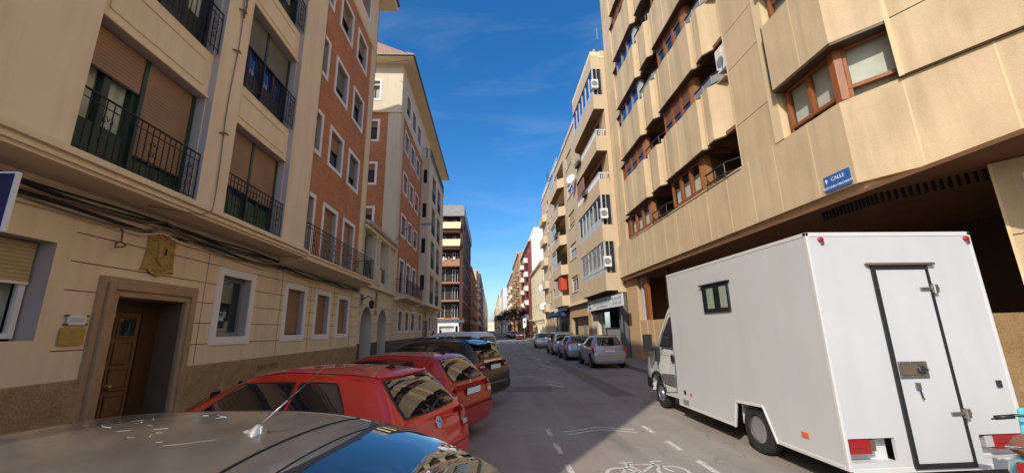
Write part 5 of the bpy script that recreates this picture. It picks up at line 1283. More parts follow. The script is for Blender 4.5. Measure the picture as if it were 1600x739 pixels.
PROF = {
 'hatch': dict(L=4.2, W=.875, st=[(0, .62, .60, .60, .72, .34), (.02, .70, .66, .66, .80, .26), (.07, .93, .68, .82, .845, .22), (.12, 1.0, .66, .90, .86, .2), (.30, 1.22, .61, .95, .87, .2), (.48, 1.415, .56, .96, .873, .2), (.62, 1.45, .56, .965, .875, .2), (1.3, 1.485, .58, .97, .875, .2), (1.9, 1.475, .58, .95, .875, .2), (2.25, 1.42, .57, .93, .875, .2), (2.7, 1.22, .62, .92, .873, .2), (3.1, 1.0, .68, .9, .865, .2), (3.4, .93, .66, .84, .86, .2), (3.85, .82, .62, .74, .83, .2), (4.1, .68, .58, .62, .76, .22), (4.2, .52, .5, .5, .62, .3)]),
 'suv': dict(L=4.6, W=.93, st=[(0, .72, .66, .66, .78, .42), (.03, .95, .7, .85, .86, .36), (.08, 1.12, .72, 1.0, .9, .32), (.15, 1.2, .7, 1.06, .92, .3), (.3, 1.42, .66, 1.1, .925, .3), (.5, 1.6, .62, 1.12, .93, .3), (.7, 1.635, .62, 1.12, .93, .3), (1.5, 1.67, .64, 1.1, .93, .3), (2.2, 1.65, .64, 1.08, .93, .3), (2.55, 1.56, .63, 1.08, .93, .3), (3.1, 1.25, .68, 1.07, .92, .3), (3.4, 1.1, .7, 1.02, .91, .3), (4.1, 1.0, .68, .92, .89, .3), (4.45, .85, .62, .78, .82, .3), (4.6, .65, .55, .6, .7, .35)]),
 'van': dict(L=4.4, W=.9, st=[(0, .75, .7, .7, .8, .4), (.02, 1.0, .76, .9, .87, .3), (.05, 1.4, .74, 1.0, .89, .28), (.1, 1.72, .7, 1.08, .9, .25), (.25, 1.8, .72, 1.1, .9, .25), (1.5, 1.84, .72, 1.1, .9, .25), (2.6, 1.8, .7, 1.08, .9, .25), (2.9, 1.66, .68, 1.05, .9, .25), (3.4, 1.2, .7, 1.0, .88, .25), (3.7, 1.05, .7, .95, .87, .25), (4.2, .85, .6, .75, .82, .25), (4.4, .55, .5, .5, .7, .3)]),
}
CARS = {}
def car(kind, name, label, loc, ang, paint, group, scale=(1, 1, 1), detail=2, opts=None):
    o_ = opts or {}; pr = PROF[kind]; L, W = pr['L'], pr['W']
    root = thing(name, (0, 0, 0), label, o_.get('cat', 'car'), group)
    ST = o_.get('st') or pr['st']
    verts = []; faces = []; NP = None
    for (y, zt, wt, zb, wb, z0) in ST:
        t = max(zt - zb, .02); crown = .025 if t > .2 else .015
        half = [(0, z0), (wb * .8, z0), (wb * .955, z0 + .06), (wb * .995, z0 + .5 * (zb - z0)), (wb, zb - .08), (wb * .985, zb), ((wb * .965 + wt) / 2 if t > .2 else wb * .93, zb + t * .5), (wt * 1.03, zb + t * .9), (wt * .88, zt), (wt * .45, zt + crown * .8), (0, zt + crown)]
        ringp = [(x, z) for x, z in half] + [(-x, z) for x, z in half[-2:0:-1]]
        NP = len(ringp); verts += [(x, y, z) for x, z in ringp]
    ns = len(ST)
    for i in range(ns - 1):
        for j in range(NP): k = (j + 1) % NP; faces.append((i * NP + j, i * NP + k, (i + 1) * NP + k, (i + 1) * NP + j))
    def cap(base, rev):
        h = NP // 2
        for j in range(h):
            q = (base + j, base + j + 1, base + (NP - j - 1) % NP, base + (NP - j) % NP)
            q = tuple(dict.fromkeys(q))
            if len(q) > 2: faces.append(q[::-1] if rev else q)
    cap(0, True); cap((ns - 1) * NP, False)
    me = bpy.data.meshes.new('body'); me.from_pydata(verts, [], faces)
    bm = bmesh.new(); bm.from_mesh(me); bmesh.ops.recalc_face_normals(bm, faces=bm.faces); bm.to_mesh(me); bm.free()
    me.materials.append(M[paint]); me.materials.append(M['blackpl'])
    tmp = bpy.data.objects.new('tmp', me); COL.objects.link(tmp); sb_ = tmp.modifiers.new('s', 'SUBSURF'); sb_.levels = 2 if detail > 1 else 1
    dg = bpy.context.evaluated_depsgraph_get(); dg.update(); ev = tmp.evaluated_get(dg)
    m1 = bpy.data.meshes.new_from_object(ev); bpy.data.objects.remove(tmp)
    bvh = BVHTree.FromPolygons([v.co.copy() for v in m1.vertices], [tuple(p.vertices) for p in m1.polygons])
    wy = o_.get('wheels', (.78, .78 + 2.55) if kind == 'hatch' else (.88, 3.55) if kind == 'suv' else (.75, 3.5)); wr = .31 if kind == 'hatch' else .35 if kind == 'suv' else .32
    tmp = bpy.data.objects.new('tmpb', m1); COL.objects.link(tmp)
    cut = MB()
    for s in (-1, 1):
        for yy in wy: cut.lathe([(wr + .055, 0), (wr + .055, .42)], (s * (W - .3), yy, wr + .02), (s, 0, 0), 'blackpl', 32)
    cobj = cut.build('cutter'); cobj.data.materials.clear(); cobj.data.materials.append(M[paint]); cobj.data.materials.append(M['blackpl'])
    for p in cobj.data.polygons: p.material_index = 1
    bo = tmp.modifiers.new('b', 'BOOLEAN'); bo.operation = 'DIFFERENCE'; bo.object = cobj; bo.solver = 'EXACT'
    dg = bpy.context.evaluated_depsgraph_get(); dg.update(); m2 = bpy.data.meshes.new_from_object(tmp.evaluated_get(dg))
    bpy.data.objects.remove(tmp); bpy.data.objects.remove(cobj)
    if len(m2.polygons) < 50: m2 = m1
    for p in m2.polygons: p.use_smooth = True
    m2.set_sharp_from_angle(angle=rad(50)); m2.name = 'body'
    body = bpy.data.objects.new('body', m2); COL.objects.link(body); body.parent = root; WO[body.name] = Vector((0, 0, 0))
    # wheels
    for s in (-1, 1):
        for yy in wy:
            w = MB(); c = (s * (W - .2), yy, wr); w.lathe([(wr * .62, 0), (wr * .93, 0), (wr, .03), (wr, .17), (wr * .94, .2), (wr * .68, .205), (wr * .62, .19)], c, (s, 0, 0), 'black_rubber', 28, cap=False); o = w.build('wheel', root, c, smooth=True, auto=40)
            w = MB(); w.lathe([(wr * .66, .17), (wr * .64, .185), (wr * .56, .17), (wr * .5, .15), (wr * .15, .16), (.01, .165)], c, (s, 0, 0), 'rim' if detail > 1 else 'greyframe', 28)
            if detail > 1:
                for k in range(7):
                    a = k * 2 * math.pi / 7; w.prism([(c[0] + s * .165, yy + wr * .17 * math.cos(a + .5), wr + wr * .17 * math.sin(a + .5)), (c[0] + s * .165, yy + wr * .56 * math.cos(a + .18), wr + wr * .56 * math.sin(a + .18)), (c[0] + s * .165, yy + wr * .56 * math.cos(a - .18), wr + wr * .56 * math.sin(a - .18)), (c[0] + s * .165, yy + wr * .17 * math.cos(a - .5), wr + wr * .17 * math.sin(a - .5))], (s * .02, 0, 0), 'darkframe')
            w.build('rim', o, c, smooth=True, auto=40)
    q = o_.get('glass') or {
      'hatch': dict(side=[[(.62, 1.0), (1.42, .985), (1.42, 1.36), (.95, 1.36)], [(1.5, .985), (2.75, .97), (2.28, 1.33), (1.5, 1.365)]], rear=[(-.57, 1.03), (.57, 1.03), (.5, 1.385), (-.5, 1.385)], front=[(-.6, 1.02), (.6, 1.02), (.5, 1.36), (-.5, 1.36)]),
      'suv': dict(side=[[(.7, 1.17), (1.6, 1.15), (1.6, 1.52), (1.0, 1.52)], [(1.68, 1.15), (3.05, 1.12), (2.55, 1.48), (1.68, 1.53)]], rear=[(-.6, 1.22), (.6, 1.22), (.52, 1.55), (-.52, 1.55)], front=[(-.62, 1.15), (.62, 1.15), (.52, 1.52), (-.52, 1.52)]),
      'van': dict(side=[[(.35, 1.18), (1.25, 1.18), (1.25, 1.62), (.4, 1.62)], [(1.35, 1.18), (2.15, 1.18), (2.15, 1.62), (1.35, 1.62)], [(2.3, 1.16), (3.35, 1.12), (2.85, 1.58), (2.3, 1.6)]], rear=[(-.6, 1.15), (.6, 1.15), (.56, 1.6), (-.56, 1.6)], front=[(-.62, 1.2), (.62, 1.2), (.55, 1.62), (-.55, 1.62)])}[kind]
    for ax in ('L', 'R'):
        for sd in q['side']:
            sd = [p_ for p_ in sd]; cx = sum(p_[0] for p_ in sd) / 4; cz = sum(p_[1] for p_ in sd) / 4
            big = [(cx + (a - cx) * 1.05, cz + (b - cz) * 1.1) for a, b in sd]
            m = MB(); patch(m, bvh, ax, big, 'blackpl', .004, rnd=.16); o = m.build('side_window', root, smooth=True)
            m = MB(); patch(m, bvh, ax, sd, 'glass_car', .009, rnd=.16); m.build('pane', o, smooth=True)
    for ax in ('rear', 'front'):
        sd = q[ax]; cz = sum(p_[1] for p_ in sd) / 4; big = [(a * 1.06, cz + (b - cz) * 1.08) for a, b in sd]
        m = MB(); patch(m, bvh, ax, big, 'blackpl', .003, 20, 10, .2); o = m.build(ax.replace('front', 'wind') + ('_window' if ax == 'rear' else 'screen'), root, smooth=True)
        m = MB(); patch(m, bvh, ax, sd, 'glass_car', .008, 24, 12, .25); m.build('pane', o, smooth=True)
    zl = o_.get('light', {'hatch': (.74, .97, .56), 'suv': (.98, 1.12, .5), 'van': (.85, 1.2, .7)}[kind]); 
    for s in (-1, 1):
        m = MB(); patch(m, bvh, 'rear', [(s * zl[2], zl[0]), (s * .84, zl[0]), (s * .82, zl[1]), (s * (zl[2] + .02), zl[1])], 'red_lens', .012, 10, 6, .25)
        patch(m, bvh, 'L' if s < 0 else 'R', [(.06, zl[0] + .02), (.28, zl[0] + .05), (.22, zl[1]), (.08, zl[1])], 'red_lens', .012, 10, 6, .2)
        patch(m, bvh, 'rear', [(s * (zl[2] + .03), zl[0] + .02), (s * .74, zl[0] + .02), (s * .74, zl[0] + .07), (s * (zl[2] + .03), zl[0] + .07)], 'clear_lens', .016, 4, 3, .1)
        m.build('taillight', root, smooth=True)
        m = MB(); patch(m, bvh, 'front', [(s * .45, zl[0] - .05), (s * .78, zl[0] - .03), (s * .74, zl[1] - .12), (s * .5, zl[1] - .14)], 'clear_lens', .012, 8, 5, .3); m.build('headlight', root, smooth=True)
        m = MB(); my = {'hatch': 2.72, 'suv': 2.98, 'van': 3.1}[kind]; mz = {'hatch': .94, 'suv': 1.18, 'van': 1.25}[kind]
        m.hexa([(s * W * .97, my, mz), (s * (W + .2), my - .03, mz), (s * (W + .2), my + .09, mz), (s * W * .97, my + .12, mz), (s * W * .97, my, mz + .1), (s * (W + .19), my - .03, mz + .15), (s * (W + .19), my + .07, mz + .15), (s * W * .97, my + .1, mz + .12)], paint)
        m.box(*(sorted((s * (W + .03), s * (W + .18)))), my - .038, my - .028, mz + .02, mz + .12, 'chrome'); m.build('wing_mirror', root, bevel=.02)
        if detail > 1:
            m = MB()
            for (ya, yb, zz) in ((1.6, 1.8, .9),) + (((.95, 1.1, .92),) if kind != 'hatch' or o_.get('doors', 4) == 4 else ()):
                zz = zz if kind == 'hatch' else zz + .12; line(m, bvh, 'L' if s < 0 else 'R', [(ya, zz), (yb, zz)], .014, paint, .02)
            m.build('door_handle', root, smooth=True)
    m = MB(); zb_ = {'hatch': .45, 'suv': .55, 'van': .5}[kind]
    seam = 'dark'
    for ax in ('L', 'R'):
        zt_ = {'hatch': .99, 'suv': 1.14, 'van': 1.15}[kind]
        for yy in ((1.46, 2.5) if kind == 'hatch' else (1.64, 2.8)): line(m, bvh, ax, [(yy + (.15 if yy > 2 else 0), zt_ - .03), (yy, .35)], .004, seam, 0)
    line(m, bvh, 'rear', [(-.8, zb_ + .14), (.8, zb_ + .14)], .005, seam, 0, 20); zg_, zu_ = {'hatch': (.98, .62), 'suv': (1.16, .72), 'van': (1.1, .5)}[kind]
    for s in (-1, 1): line(m, bvh, 'rear', [(s * .66, zg_), (s * .6, zu_ + .08), (s * .58, zu_)], .004, seam, 0)
    m.build('door_seams', root)
    if detail > 1 and not o_.get('noant'):
        m = MB(); zq = max(p_[1] for p_ in q['rear']) - .035; line(m, bvh, 'rear', [(-.14, zq), (.14, zq)], .009, 'red_lens', .012); m.build('brake_light', root)
    pz, px_ = o_.get('plate', {'hatch': (.86, .26), 'suv': (1.02 - .1, .26), 'van': (.75, .26)}[kind])
    p0 = drape_pt(bvh, 'rear', 0, pz, 0) or Vector((0, .05, pz)); m = MB(); yy = p0.y - .02
    m.box(-.27, .27, yy - .012, yy, pz - .065, pz + .065, 'blackpl'); o = m.build('number_plate', root); m = MB(); m.box(-.255, .255, yy - .018, yy - .0125, pz - .052, pz + .052, 'plate'); m.build('plate_face', o)
    if o_.get('bumper'): m = MB(); patch(m, bvh, 'rear', [(-.8, .3), (.8, .3), (.84, .5), (-.84, .5)], 'blackpl', .008, 24, 5, .1); m.build('rear_bumper', root, smooth=True)
    if detail > 1:
        m = MB(); zt = {'hatch': 1.03, 'suv': 1.22, 'van': 1.15}[kind]
        line(m, bvh, 'rear', [(-.05, zt + .01), (.16, zt + .06), (.34, zt + .1)], .012, 'blackpl', .025); m.build('rear_wiper', root, smooth=True)
        m = MB(); ra = {'hatch': .72, 'suv': .85, 'van': .5}[kind]; p0 = drape_pt(bvh, 'top', 0, ra, 0)
        if p0 and not o_.get('noant'): m.prism([p0 + Vector((-.012, -.07, -.005)), p0 + Vector((-.004, -.05, .055)), p0 + Vector((.004, -.05, .055)), p0 + Vector((.012, -.07, -.005)), p0 + Vector((0, .1, -.005))], (0, .001, 0), 'blackpl'); m.hexa([p0 + Vector(v) for v in ((-.02, -.06, -.01), (.02, -.06, -.01), (.012, .1, -.01), (-.012, .1, -.01), (-.005, -.05, .055), (.005, -.05, .055), (.003, .05, .01), (-.003, .05, .01))], 'blackpl'); m.build('antenna', root)
        m = MB()
        for s in (-1, 1): line(m, bvh, 'top', [(s * .5, .55), (s * .53, 1.2), (s * .53, 2.2)], .008 if kind == 'hatch' else .022, 'blackpl' if kind == 'hatch' else 'darkframe', 0 if kind == 'hatch' else .03)
        m.build('roof_rails', root, smooth=True)
    if o_.get('extra'): o_['extra'](root, bvh)
    root.location = loc; root.rotation_euler = (0, 0, rad(ang)); root.scale = scale
    return root
M['p_red'] = paint_mat('bright red paint', (.66, .012, .006), 0, rough=.45)
M['p_red2'] = paint_mat('deep red paint', (.42, .008, .012), .1, rough=.35)
M['p_black'] = paint_mat('black paint', (.008, .009, .012), .1)
M['p_grey'] = paint_mat('dusty grey metallic paint', (.2, .19, .175), .6, rough=.4, dust=.55)
M['p_silver'] = paint_mat('silver paint', (.42, .41, .4), .6, rough=.35)
M['p_silverblue'] = paint_mat('blue silver paint', (.3, .34, .42), .6, rough=.35)
M['p_white'] = paint_mat('white paint', (.75, .75, .75))
M['p_dark'] = paint_mat('dark grey paint', (.04, .042, .05), .4)
M['p_maroon'] = paint_mat('maroon paint', (.12, .02, .02), .2)
FAST = [(0, .66, .64, .62, .74, .34), (.02, .9, .72, .78, .82, .26), (.05, 1.12, .76, 1.0, .86, .22), (.1, 1.18, .76, 1.04, .875, .2), (.3, 1.29, .68, 1.07, .885, .2), (.5, 1.38, .63, 1.07, .885, .2), (.75, 1.45, .6, 1.07, .885, .2), (.95, 1.48, .59, 1.06, .885, .2), (1.3, 1.5, .585, 1.04, .885, .2), (2.1, 1.49, .58, .95, .875, .2), (2.45, 1.42, .57, .93, .875, .2), (2.9, 1.22, .62, .92, .873, .2), (3.3, 1.0, .68, .9, .865, .2), (3.6, .93, .66, .84, .86, .2), (3.95, .82, .62, .74, .83, .2), (4.2, .68, .58, .62, .76, .22), (4.3, .52, .5, .5, .62, .3)]
def ex_grey(root, bvh):
    m = MB()
    pts = [(x / 10, .83 - .03 * (x / 5.6) ** 2) for x in range(-6, 7)]; line(m, bvh, 'top', pts, .006, 'dark', 0, 3)
    pts = [(x / 10, .69 - .03 * (x / 5.6) ** 2) for x in range(-6, 7)]; line(m, bvh, 'top', pts, .004, 'dark', 0, 3)
    m.build('roof_seams', root)
    a = MB(); p0 = drape_pt(bvh, 'top', -.02, .98, 0)
    a.lathe([(.036, -.01), (.034, .006), (.022, .02), (.008, .034)], p0, (0, -.2, 1), 'p_silver', 16); a.hexa([p0 + Vector(v) for v in ((-.02, -.03, -.01), (.02, -.03, -.01), (.008, .09, -.01), (-.008, .09, -.01), (-.008, -.03, .03), (.008, -.03, .03), (.003, .05, .01), (-.003, .05, .01))], 'p_silver')
    b0 = a.build('antenna', root, smooth=True, auto=30)
    a = MB(); d = Vector((.13, -.36, .36)).normalized(); a.tube([p0 + Vector((0, -.02, .04)), p0 + Vector((0, -.02, .04)) + d * .12], .0035, 'p_silver', 8); a.tube([p0 + Vector((0, -.02, .04)) + d * .12, p0 + Vector((0, -.02, .04)) + d * .2], .0042, 'blackpl', 8)
    a.tube([p0 + Vector((0, -.02, .04)) + d * .2, p0 + Vector((0, -.02, .04)) + d * .38], .0025, 'darkframe', 8); a.build('antenna_rod', b0, smooth=True)
    s = MB(); rr = random.Random(5)
    for k in range(18):
        gx, gy = ((-.05, 1.45), (.12, 1.75), (-.2, 1.25), (.2, 1.35))[k % 4]; x, y = gx + rr.gauss(0, .035), gy + rr.gauss(0, .09); L_ = rr.choice((.02, .03, .05, .16)); an = rr.uniform(.9, 2.3); pts = [(x, y)]
        for j in range(4): x += math.cos(an) * L_ / 4; y += math.sin(an) * L_ / 4; an += rr.uniform(-.4, .4); pts.append((x, y))
        line(s, bvh, 'top', pts, rr.choice((.0005, .0008, .0014)), 'curtain', .0, 3, 4)
    s.build('bird_droppings', root)
    t = MB(); line(t, bvh, 'L', [(.8, 1.36), (1.2, 1.42), (1.6, 1.435), (2.3, 1.41), (2.95, 1.1)], .011, 'chrome', .008); t.build('window_trim', root, smooth=True)
    l = MB(); line(l, bvh, 'rear', [(-.76, 1.1), (.76, 1.1)], .012, 'p_grey', .004, 16, 6); l.build('boot_lip', root, smooth=True)
def ex_vw(root, bvh):
    e = MB(); p = drape_pt(bvh, 'rear', 0, .90, .004); n = Vector((0, -1, .28)).normalized()
    e.lathe([(.062, 0), (.062, .012), (.05, .012), (.05, 0)], p, n, 'chrome', 28); e.lathe([(.05, .002), (.05, .004)], p, n, 'darkframe', 28)
    ux = Vector((1, 0, 0)); uz = n.cross(ux).normalized(); uz = uz if uz.z > 0 else -uz
    def bar(a, b): e.tube([p + n * .008 + ux * a[0] + uz * a[1], p + n * .008 + ux * b[0] + uz * b[1]], .0055, 'chrome', 4)
    for s in (-1, 1):
        bar((s * .02, .044), (0, .006)); bar((s * .043, .022), (s * .02, -.042)); bar((s * .02, -.042), (0, -.004))
    e.build('badge', root)
    s_ = MB(); line(s_, bvh, 'rear', [(-.5, 1.41), (.5, 1.41)], .022, 'p_red', .012, 14, 6); s_.build('spoiler', root, smooth=True)
def ex_red2(root, bvh):
    e = MB(); p = drape_pt(bvh, 'rear', 0, .985, .004); e.lathe([(.035, 0), (.035, .008), (.028, .008)], p, (0, -1, .2), 'chrome', 16); e.build('badge', root)
    l = MB(); line(l, bvh, 'rear', [(-.5, .955), (.5, .955)], .01, 'p_red2', .006); l.build('tailgate_ridge', root, smooth=True)
    b = MB(); patch(b, bvh, 'rear', [(-.8, .4), (.8, .4), (.82, .58), (-.82, .58)], 'p_red2', .03, 24, 5, .1); b.build('rear_bumper', root, smooth=True)
def ex_suv(root, bvh):
    l = MB(); patch(l, bvh, 'rear', [(-.5, 1.1), (.5, 1.1), (.48, 1.16), (-.48, 1.16)], 'chrome', .02, 16, 3, .2); l.build('chrome_strip', root, smooth=True)
    l = MB(); patch(l, bvh, 'rear', [(-.8, .42), (.8, .42), (.82, .62), (-.82, .62)], 'blackpl', .03, 20, 5, .1); patch(l, bvh, 'rear', [(-.6, .62), (.6, .62), (.6, .645), (-.6, .645)], 'greyframe', .035, 16, 2, .1); l.build('rear_bumper', root, smooth=True)
    s_ = MB(); p = [drape_pt(bvh, 'top', x, .52, 0) for x in (-.55, -.3, 0, .3, .55)]; s_.prism([p[0], p[2], p[4], p[4] + Vector((-.05, -.28, -.06)), p[2] + Vector((0, -.32, -.05)), p[0] + Vector((.05, -.28, -.06))], (0, 0, .03), 'p_black'); s_.build('spoiler', root, bevel=.01)
GL_ = 'cars parked at an angle along the left kerb'; GR_ = 'cars parked along the right kerb'
car('hatch', 'parked_car', 'dusty dark grey hatchback nearest the camera with droppings on its roof and a rod antenna', (.0, 1.69, 0), 80, 'p_grey', GL_, opts=dict(extra=ex_grey, noant=True, light=(.7, .86, .56), st=FAST, plate=(.6, .26), glass=dict(side=[[(.62, 1.1), (1.42, 1.08), (1.42, 1.39), (.95, 1.39)], [(1.5, 1.08), (2.85, 1.05), (2.38, 1.36), (1.5, 1.39)]], rear=[(-.66, 1.215), (.66, 1.215), (.56, 1.435), (-.56, 1.435)], front=[(-.6, 1.02), (.6, 1.02), (.5, 1.36), (-.5, 1.36)])))
car('hatch', 'parked_car', 'bright red hatchback with a round chrome badge between the grey and the deep red car', (-.54, 4.85, 0), 70, 'p_red', GL_, opts=dict(extra=ex_vw, plate=(.55, .26)))
car('hatch', 'parked_car', 'deep red hatchback with a white plate parked beside the black sport utility car', (-.3, 7.75, 0), 65, 'p_red2', GL_, opts=dict(extra=ex_red2, plate=(.84, .26)))
car('suv', 'parked_car', 'black sport utility car between the deep red hatchback and the white van', (.13, 10.6, 0), 62, 'p_black', GL_, opts=dict(extra=ex_suv, plate=(1.0, .26)))
car('van', 'parked_van', 'small white van parked at an angle beyond the black car', (-.1, 18.0, 0), 58, 'p_white', GL_, detail=1, opts=dict(cat='van'))
car('hatch', 'parked_car', 'dark hatchback just past the white van on the left', (-.4, 24, 0), 55, 'p_dark', GL_, detail=1)
car('hatch', 'parked_car', 'silver car parked at an angle far beyond the white van', (-.6, 31, 0), 55, 'p_silver', GL_, detail=1)
car('hatch', 'parked_car', 'silver rounded hatchback nearest the camera on the right side, behind the truck', (5.66, 19.4, 0), 0, 'p_silver', GR_, scale=(.95, .9, 1.03), opts=dict(plate=(.78, .2), light=(.68, .93, .68)))
car('hatch', 'parked_car', 'silver hatchback with tall red lights second in the right hand row', (5.42, 24.4, 0), 0, 'p_silverblue', GR_, opts=dict(light=(.9, 1.12, .62), plate=(.7, .2)))
car('van', 'parked_car', 'pale silver boxy car third in the right hand row', (5.35, 29.6, 0), 0, 'p_silver', GR_, scale=(.97, .95, .9))
car('hatch', 'parked_car', 'silver car standing apart on the right before the crossing', (5.3, 41, 0), -4, 'p_silver', GR_, detail=1, opts=dict(light=(.8, .98, .6)))
for i, (y, p, lb) in enumerate(((76, 'p_maroon', 'maroon car first after the crossing on the right'), (83, 'p_dark', 'dark car second after the crossing on the right'), (90, 'p_black', 'black car third after the crossing on the right'), (97, 'p_dark', 'dark car beside the first bare tree'), (108, 'p_silver', 'silver car past the first bare tree'))):
    car('hatch', 'parked_car', lb, (4.9 if i else 5.6, y, 0), 0, p, GR_, detail=1)
for i, (x, y, a, p, lb) in enumerate(((-1.6, 72, 0, 'p_dark', 'dark car far down the left side after the crossing'), (-1.7, 80, 0, 'p_silver', 'silver car far down the left side behind the dark one'), (-1.6, 90, 0, 'p_dark', 'dark blue car farthest on the left side'), (2.2, 165, 0, 'p_white', 'small white car driving in the middle of the far street'), (.4, 130, 0, 'p_dark', 'dark car far away in the left lane'))):
    car('hatch' if i != 3 else 'van', 'parked_car' if i < 3 else 'moving_car', lb, (x, y, 0), a, p, 'cars far down the street', detail=1)

# ================================================================== TRUCK
TK = thing('box_truck', (5.1, 4.75, 0), 'white box truck with a narrow rear door parked on the right', 'truck')
M['tw'] = surf('truck white panel', (.57, .58, .59), .42, .05, .8, .28, .0, 30, .03, spec=.4, stain=(.5, .48, .43))
M['tw2'] = surf('truck white trim', (.64, .64, .63), .4, .03, 2, .1, 0, 30, .03, stain=(.45, .42, .36))
X0, X1, Y0, Y1, ZB, ZT = 4.02, 6.25, 4.75, 8.9, .27, 3.03
b = MB()
side = [(Y0, ZB), (5.9, ZB), (6.12, .72), (6.8, .68), (6.92, ZB), (Y1, ZB), (Y1, ZT), (Y0, ZT)]
for x, t in ((X0, .04), (X1 - .04, .04)): 
    q = [(Y0, ZB), (5.9, ZB), (6.12, .72), (6.12, ZT), (Y0, ZT)]; b.prism([(x, y, z) for y, z in q], (t, 0, 0), 'tw')
    q = [(6.12, .72), (6.8, .68), (6.8, ZT), (6.12, ZT)]; b.prism([(x, y, z) for y, z in q], (t, 0, 0), 'tw', cap=True)
    q = [(6.8, .68), (6.92, ZB), (Y1, ZB), (Y1, ZT), (6.8, ZT)]; b.prism([(x, y, z) for y, z in q], (t, 0, 0), 'tw')
b.box(X0 + .04, X1 - .04, Y0 + .04, Y1, ZT - .04, ZT, 'tw'); b.box(X0 + .04, X1 - .04, Y1 - .04, Y1, .5, ZT - .04, 'tw')
b.box(X0 + .04, X1 - .04, Y0 + .1, Y1 - .04, .74, .8, 'blackpl')
# rear face with light recesses: panels around the recesses
RZ0, RZ1 = .36, .61
b.box(X0 + .04, X1 - .04, Y0, Y0 + .04, RZ1, ZT - .04, 'tw')
b.box(4.62, 5.66, Y0, Y0 + .04, ZB, RZ1, 'tw'); b.box(X0 + .04, 4.62, Y0, Y0 + .04, ZB, RZ0, 'tw'); b.box(5.66, X1 - .04, Y0, Y0 + .04, ZB, RZ0, 'tw')
for a, c in ((X0 + .04, 4.62), (5.66, X1 - .04)): b.box(a, c, Y0 + .13, Y0 + .15, RZ0 - .05, RZ1 + .05, 'tw2'); b.box(a, c, Y0 + .04, Y0 + .13, RZ1, RZ1 + .02, 'tw2'); b.box(a, c, Y0 + .04, Y0 + .13, RZ0 - .02, RZ0, 'tw2')
b.build('cargo_box', TK)
t = MB()
for x in (X0 - .006, X1 - .034): t.box(x, x + .04, Y0 - .006, Y0 + .045, ZB, ZT + .006, 'tw2'); t.box(x, x + .04, Y0 - .006, Y1 + .005, ZT - .045, ZT + .006, 'tw2')
t.box(X0 + .034, X1 - .034, Y0 - .006, Y0 + .03, ZT - .05, ZT + .006, 'tw2'); t.box(X0 - .006, X0 + .02, Y0 + .05, 5.9, ZB, ZB + .05, 'tw2'); t.box(X0 - .006, X0 + .02, 6.92, Y1, ZB, ZB + .04, 'tw2')
t.box(X0 + .04, X1 - .04, Y0 - .004, Y0 + .01, ZB - .03, ZB + .03, 'tw2')
def rim_line(pts, w):
    for (p, q) in zip(pts, pts[1:]): t.tube([(X0 + .004, *p), (X0 + .004, *q)], w, 'tw2', 4)
rim_line([(5.9, ZB), (6.12, .72), (6.8, .68), (6.92, ZB)], .025); t.build('edge_trim', TK, bevel=.006)
wb = MB(); wb.box(X0 + .1, X0 + .5, 5.85, 6.95, .76, .8, 'blackpl'); wb.box(X0 + .12, X0 + .6, 6.83, 6.86, .34, .76, 'tw2'); wb.box(4.3, 5.9, 5.0, 8.8, .45, .6, 'blackpl'); wb.box(4.2, 4.6, 7.3, 8.3, .42, .7, 'blackpl')
wb.box(X0 + .02, X1 - .02, Y0 + .05, 5.85, .6, .72, 'blackpl'); wb.build('chassis', TK)
def twheel(y, x, r, s=-1, dual=False):
    w = MB(); w.lathe([(r * .55, 0), (r * .93, 0), (r, .03), (r, .17), (r * .93, .2), (r * .6, .205), (r * .55, .19)], (x, y, r), (s, 0, 0), 'black_rubber', 32, cap=False)
    o = w.build('wheel', TK, (x, y, r), smooth=True, auto=40)
    w = MB(); w.lathe([(r * .62, .18), (r * .6, .2), (r * .55, .14), (r * .5, .08 if dual else .15), (r * .28, .07 if dual else .17), (r * .24, .14 if dual else .2), (r * .12, .15 if dual else .21), (.01, .15 if dual else .215)], (x, y, r), (s, 0, 0), 'rim', 32)
    for k in range(8):
        a = k * math.pi / 4; dpt = .075 if dual else .17
        w.lathe([(.022, 0), (.022, .006)], (x + s * dpt, y + r * .39 * math.cos(a), r + r * .39 * math.sin(a)), (s, 0, 0), 'dark', 10)
    w.build('rim', o, (x, y, r), smooth=True, auto=40)
twheel(6.4, 4.27, .345, -1, True); twheel(6.4, 6.0, .345, 1, True); twheel(10.05, 4.32, .335); twheel(10.05, 5.95, .335, 1)
# side window
w = MB(); w.box(X0 - .03, X0, 6.55, 7.4, 2.13, 2.62, 'blackpl'); w.box(X0 - .06, X0, 6.5, 7.45, 2.62, 2.65, 'darkframe'); o = w.build('side_window', TK, bevel=.012)
w = MB(); w.box(X0 - .042, X0 - .038, 6.6, 6.95, 2.18, 2.58, 'glass_clear'); w.box(X0 - .042, X0 - .038, 6.99, 7.35, 2.18, 2.58, 'glass_clear'); w.build('pane', o)
for (a, c) in ((6.6, 6.8), (7.0, 7.22)):
    w = MB(); w.grid([[(X0 - .034 + .002 * math.sin(i * 2), a + (c - a) * i / 12, zz) for i in range(13)] for zz in (2.2, 2.56)], 'curtain'); w.build('curtain', o, smooth=True)
w = MB()
for (a, c) in ((6.62, 6.93), (7.02, 7.33)):
    rows = [[(X0 - .036, a + (c - a) * i / 12, zz) for i in range(13) if (i % 4)] for zz in (2.24, 2.55)]
w = MB(); w.lathe([(.045, 0), (.045, .012), (.038, .012), (.036, .002)], (X0, 8.58, .56), (-1, 0, 0), 'blackpl', 20); w.box(X0 - .004, X0, 8.46, 8.7, .3, .42, 'greyframe'); w.build('fuel_cap', TK)
w = MB(); w.box(X0 - .015, X0, 5.28, 5.4, .49, .55, 'orange_lens'); w.build('side_marker', TK, bevel=.004)
w = MB(); w.box(X0 - .015, X0, 8.28, 8.36, .53, .58, 'orange_lens'); w.build('side_marker', TK, bevel=.004)
